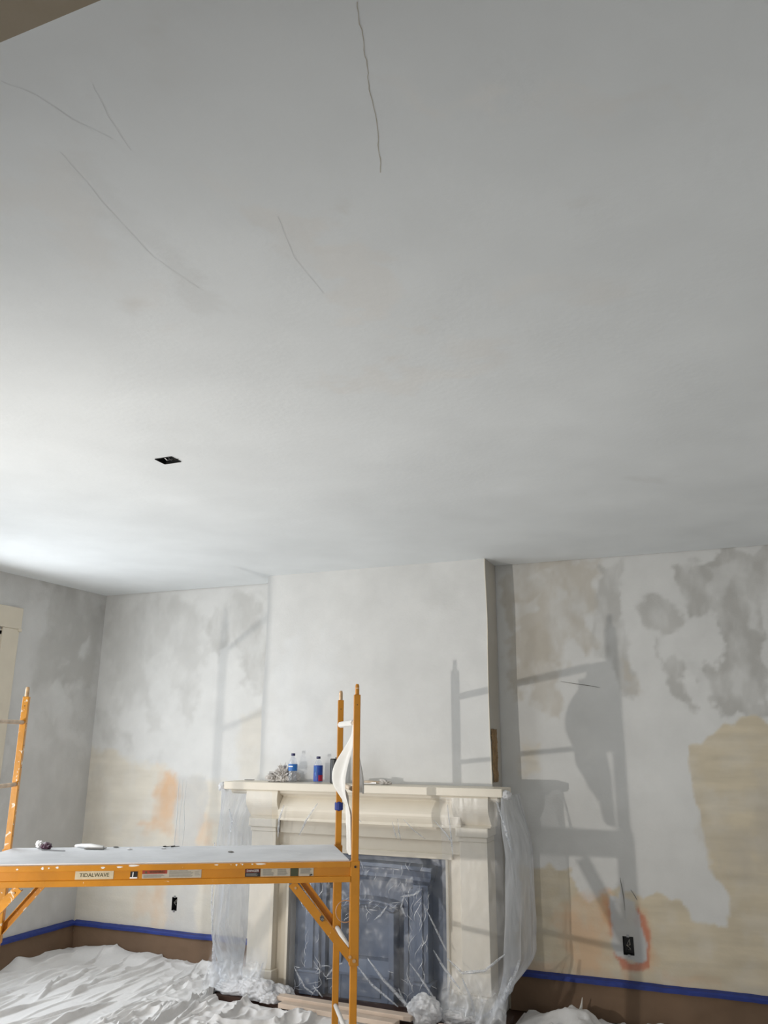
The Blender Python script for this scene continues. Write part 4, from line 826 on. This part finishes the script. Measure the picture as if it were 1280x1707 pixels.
for (s0, s1, z0, z1, n) in ((1.045, 1.165, 1.068, 1.099, 7), (.918, 1.028, 1.067, 1.081, 4), (1.515, 1.572, 1.068, 1.098, 7), (1.590, 1.645, 1.068, 1.098, 7), (1.708, 1.766, 1.074, 1.099, 6), (1.172, 1.198, 1.072, 1.095, 3), (1.431, 1.496, 1.067, 1.080, 4)):
    for k in range(n):
        z = z0+(z1-z0)*(k+.5)/n; e_ = s1-rr.random()*.25*(s1-s0)
        beam(bm, along(s0, z, .0026), along(e_, z, .0026), .0018, .0006, Z)
tag(put(bm, 'small_print', 'greyink', rail), kind='stuff')
bm = bmesh.new(); beam(bm, along(1.755, 1.066, .003), along(1.768, 1.070, .003), .006, .001, Z); put(bm, 'logo_mark', 'black', rail)
# paint drips on the rail
bm = bmesh.new()
for s, z, w_, h_ in ((.866, 1.126, .05, .010), (.50, 1.122, .014, .010), (.43, 1.119, .012, .014), (.31, 1.116, .010, .008), (.46, 1.12, .008, .006), (1.28, 1.124, .02, .006), (1.50, 1.125, .05, .008), (1.41, 1.124, .008, .008), (1.38, 1.122, .010, .010), (.90, 1.046, .012, .012), (.87, 1.05, .008, .008), (1.46, 1.125, .01, .006), (.80, 1.12, .03, .008), (.72, 1.118, .02, .01), (.33, 1.05, .02, .012)):
    c = zz(FL+U*s+RO*.0265, z)
    vs = [bm.verts.new(c+U*(math.cos(t)*w_/2*(1+.3*math.sin(3*t+s*9)))+Z*(math.sin(t)*h_/2)) for t in np.linspace(0, 2*math.pi, 11)[:-1]]; bm.faces.new(vs)
tag(put(bm, 'paint_drip', 'white_cloth', rail), kind='stuff')

# white cloth hung over the right end frame
def hang(i, j):
    top, wid = 1.842, .145*(.55+.45*smooth(0, .35, j))
    L_ = .70-.16*smooth(.1, 1, i)+.02*fb(i*4, 2)
    s = .022+i*wid*(1-.35*smooth(.75, 1, j))
    bl = -.100*smooth(.08, .48, j)*(1-smooth(.50, .72, j)*.8)*math.sin(math.pi*(.12+.60*i))-.010*math.sin(i*12+j*3)*smooth(.05, .4, j)-.008
    return zz(FR+NV*s+U*bl, top-j*L_)
tag(put(sheet(hang, 24, 40), 'hanging_cloth', 'white_cloth', smooth=True, origin=zz(FR, 1.83)), 'white cloth hanging from the top rung between the two right scaffold posts', 'cloth')
def hang2(i, j):
    z = 1.79-j*.33; s = .03+.13*i; p = FR+NV*s+U*(.014+.045*smooth(.1, .9, j)*math.sin(math.pi*(.2+.6*i))); return zz(p, z)
bpy.data.objects['hanging_cloth']['category'] = 'cloth'
put(sheet(hang2, 12, 20), 'back_fold', 'white_cloth', bpy.data.objects['hanging_cloth'], smooth=True)

# ---------------------------------------------------------------- things on the platform
DK = 1.137
def at(o, lab, cat, group=None): return tag(o, lab, cat, group)
e = empty('crumpled_wrapper', (-3.66, 3.80, DK), 'crumpled dark plum and silver wrapper at the left end of the platform', 'wrapper')
put(crumple((-3.64, 3.80, DK+.016), (.035, .025, .018), 3, .5, 11, 3.2, flat=DK+.001), 'dark_wad', 'plum', e)
put(crumple((-3.70, 3.81, DK+.020), (.022, .018, .020), 3, .5, 12, 7.1, flat=DK+.001), 'silver_wad', 'white', e)
bm = bmesh.new(); tube(bm, [(-3.61, 3.74, DK+.003), (-3.47, 3.77, DK+.003)], .0028, 8)
at(put(bm, 'thin_rod', 'metalgrey', origin=(-3.54, 3.75, DK)), 'thin grey rod lying in front of the crumpled wrapper', 'rod')
e = empty('putty_scraper', (-3.45, 3.93, DK), 'white putty scraper with a dark underside, on the platform right of the wrapper', 'scraper')
bm = bmesh.new(); q = [Vector((-3.56, 3.95, DK+.004)), Vector((-3.50, 3.93, DK+.010)), Vector((-3.42, 3.915, DK+.014)), Vector((-3.34, 3.925, DK+.012))]
tube(bm, q, [.009, .012, .014, .008], 8); put(bm, 'handle', 'white', e, smooth=True)
bm = bmesh.new(); beam(bm, (-3.44, 3.90, DK+.004), (-3.33, 3.93, DK+.006), .045, .005); put(bm, 'blade', 'greyink', e)
bm = bmesh.new(); tube(bm, [(-3.10+.09*t+.012*math.sin(t*14), 4.14+.03*t+.02*math.cos(t*11), DK+.003+.004*abs(math.sin(t*8))) for t in np.linspace(0, 1, 26)], .002, 6)
at(put(bm, 'wire_offcut', 'black', origin=(-3.06, 4.15, DK)), 'curly black wire offcut near the back edge of the platform', 'wire')
for k, (x, y) in enumerate(((-3.20, 3.98), (-2.62, 4.12), (-3.05, 4.09), (-3.33, 4.02))):
    at(put(crumple((x, y, DK+.003), (.018, .012, .004), 2, .4, 8, k*3., flat=DK), 'plaster_crumb', 'greyink' if k % 2 else 'white', origin=(x, y, DK)), ['small grey plaster crumb beside the scraper on the platform', 'lone white plaster crumb in the middle of the platform', 'white plaster crumb by the curly wire', 'dark crumb behind the scraper on the platform'][k] if False else ['small white crumb in front of the curly wire on the platform', 'small grey crumb towards the right of the platform', 'white crumb touching the curly wire on the platform', 'small grey crumb right of the scraper on the platform'][k], 'crumb')

# ---------------------------------------------------------------- things on the mantel shelf
SZ = 1.436
def bottle(x, y, s, label_m, za, zb, lab):
    e = empty('water_bottle', (x, y, SZ), lab, 'bottle')
    pr = [(.020, 0), (.031, .003), (.033, .012), (.0325, .05), (.0315, .055), (.033, .06), (.033, .075), (.0315, .08), (.033, .085), (.033, .125), (.031, .140), (.022, .165), (.0135, .180), (.0125, .190)]
    bm = bmesh.new(); lathe(bm, [(r, z*s) for r, z in pr], (x, y, SZ), 24); put(bm, 'bottle_body', 'pet', e, smooth=True)
    bm = bmesh.new(); lathe(bm, [(.0338, za*s), (.0340, za*s+.001), (.0340, zb*s-.001), (.0338, zb*s)], (x, y, SZ), 24)
    l = put(bm, 'bottle_label', label_m, e, smooth=True)
    bm = bmesh.new(); lathe(bm, [(.0148, .188*s), (.0155, .190*s), (.0155, .203*s), (.014, .206*s)], (x, y, SZ), 20); put(bm, 'cap', 'navy', e)
    return e, l
e, l = bottle(-3.052, 5.60, 1., 'blue', .080, .128, 'clear water bottle with a bright blue label band, beside the rag on the mantel shelf')
bm = bmesh.new(); beam(bm, (-3.070, 5.5655, SZ+.112), (-3.034, 5.5655, SZ+.112), .008, .001, (0,0,1)); put(bm, 'label_mark', 'white', l)
e, l = bottle(-2.838, 5.60, .90, 'deepblue', .010, .135, 'clear bottle with a tall dark blue and red label on the mantel shelf')
bm = bmesh.new(); lathe(bm, [(.0346, .012), (.0348, .014), (.0348, .050), (.0346, .054)], (-2.838, 5.60, SZ), 24)
for f in list(bm.faces):
    c = f.calc_center_median()
    if len(f.verts) > 4 or c.x < -2.824 : bm.faces.remove(f)
put(bm, 'label_mark', 'red', l)
bm = bmesh.new(); beam(bm, (-2.851, 5.5655, SZ+.075), (-2.851, 5.5655, SZ+.115), .006, .001, (1,0,0)); beam(bm, (-2.838, 5.5648, SZ+.05), (-2.838, 5.5648, SZ+.115), .008, .001, (1,0,0)); tag(put(bm, 'label_mark', 'blue', l), kind='stuff')
e = empty('black_canister', (-2.70, 5.60, SZ), 'black cylindrical canister on the mantel shelf behind the scaffold post', 'canister')
bm = bmesh.new(); lathe(bm, [(.033, 0), (.036, .004), (.036, .165), (.034, .172)], (-2.70, 5.60, SZ), 28); put(bm, 'canister_body', 'black', e, smooth=False)
bm = bmesh.new(); lathe(bm, [(.010, .17), (.010, .180), (.008, .182)], (-2.688, 5.60, SZ), 12); put(bm, 'knob', 'black', e)
e = empty('crumpled_rag', (-3.17, 5.60, SZ), 'dirty white crumpled rag at the left end of the mantel shelf items', 'rag')
put(crumple((-3.20, 5.60, SZ+.030), (.065, .050, .036), 4, .75, 13, 1.2, flat=SZ+.001), 'rag_fold', 'rag', e)
put(crumple((-3.135, 5.60, SZ+.050), (.048, .040, .062), 4, .8, 13, 5.2, flat=SZ+.001), 'rag_fold', 'rag', e)
put(crumple((-3.085, 5.675, SZ+.032), (.050, .022, .040), 4, .7, 12, 9.2, flat=SZ+.001), 'rag_fold', 'rag', e)
e = empty('putty_knife', (-2.40, 5.60, SZ), 'flat putty knife with a grey rag end, right of the canister on the mantel', 'putty knife')
bm = bmesh.new(); beam(bm, (-2.53, 5.60, SZ+.006), (-2.36, 5.60, SZ+.010), .05, .006); put(bm, 'blade', 'metalgrey', e)
bm = bmesh.new(); tube(bm, [(-2.52, 5.575, SZ+.014), (-2.42, 5.58, SZ+.016), (-2.33, 5.59, SZ+.014)], [.006, .010, .007], 8); put(bm, 'handle', 'rung', e, smooth=True)
put(crumple((-2.30, 5.60, SZ+.014), (.042, .03, .018), 3, .8, 12, 4.1, flat=SZ+.001), 'rag_end', 'rag', e)
bm = bmesh.new(); beam(bm, (-3.50, 5.66, SZ+.004), (-3.42, 5.655, SZ+.005), .02, .005)
at(put(bm, 'stir_stick', 'greyink', origin=(-3.46, 5.66, SZ)), 'thin grey stir stick lying at the bare left end of the mantel shelf', 'stick')
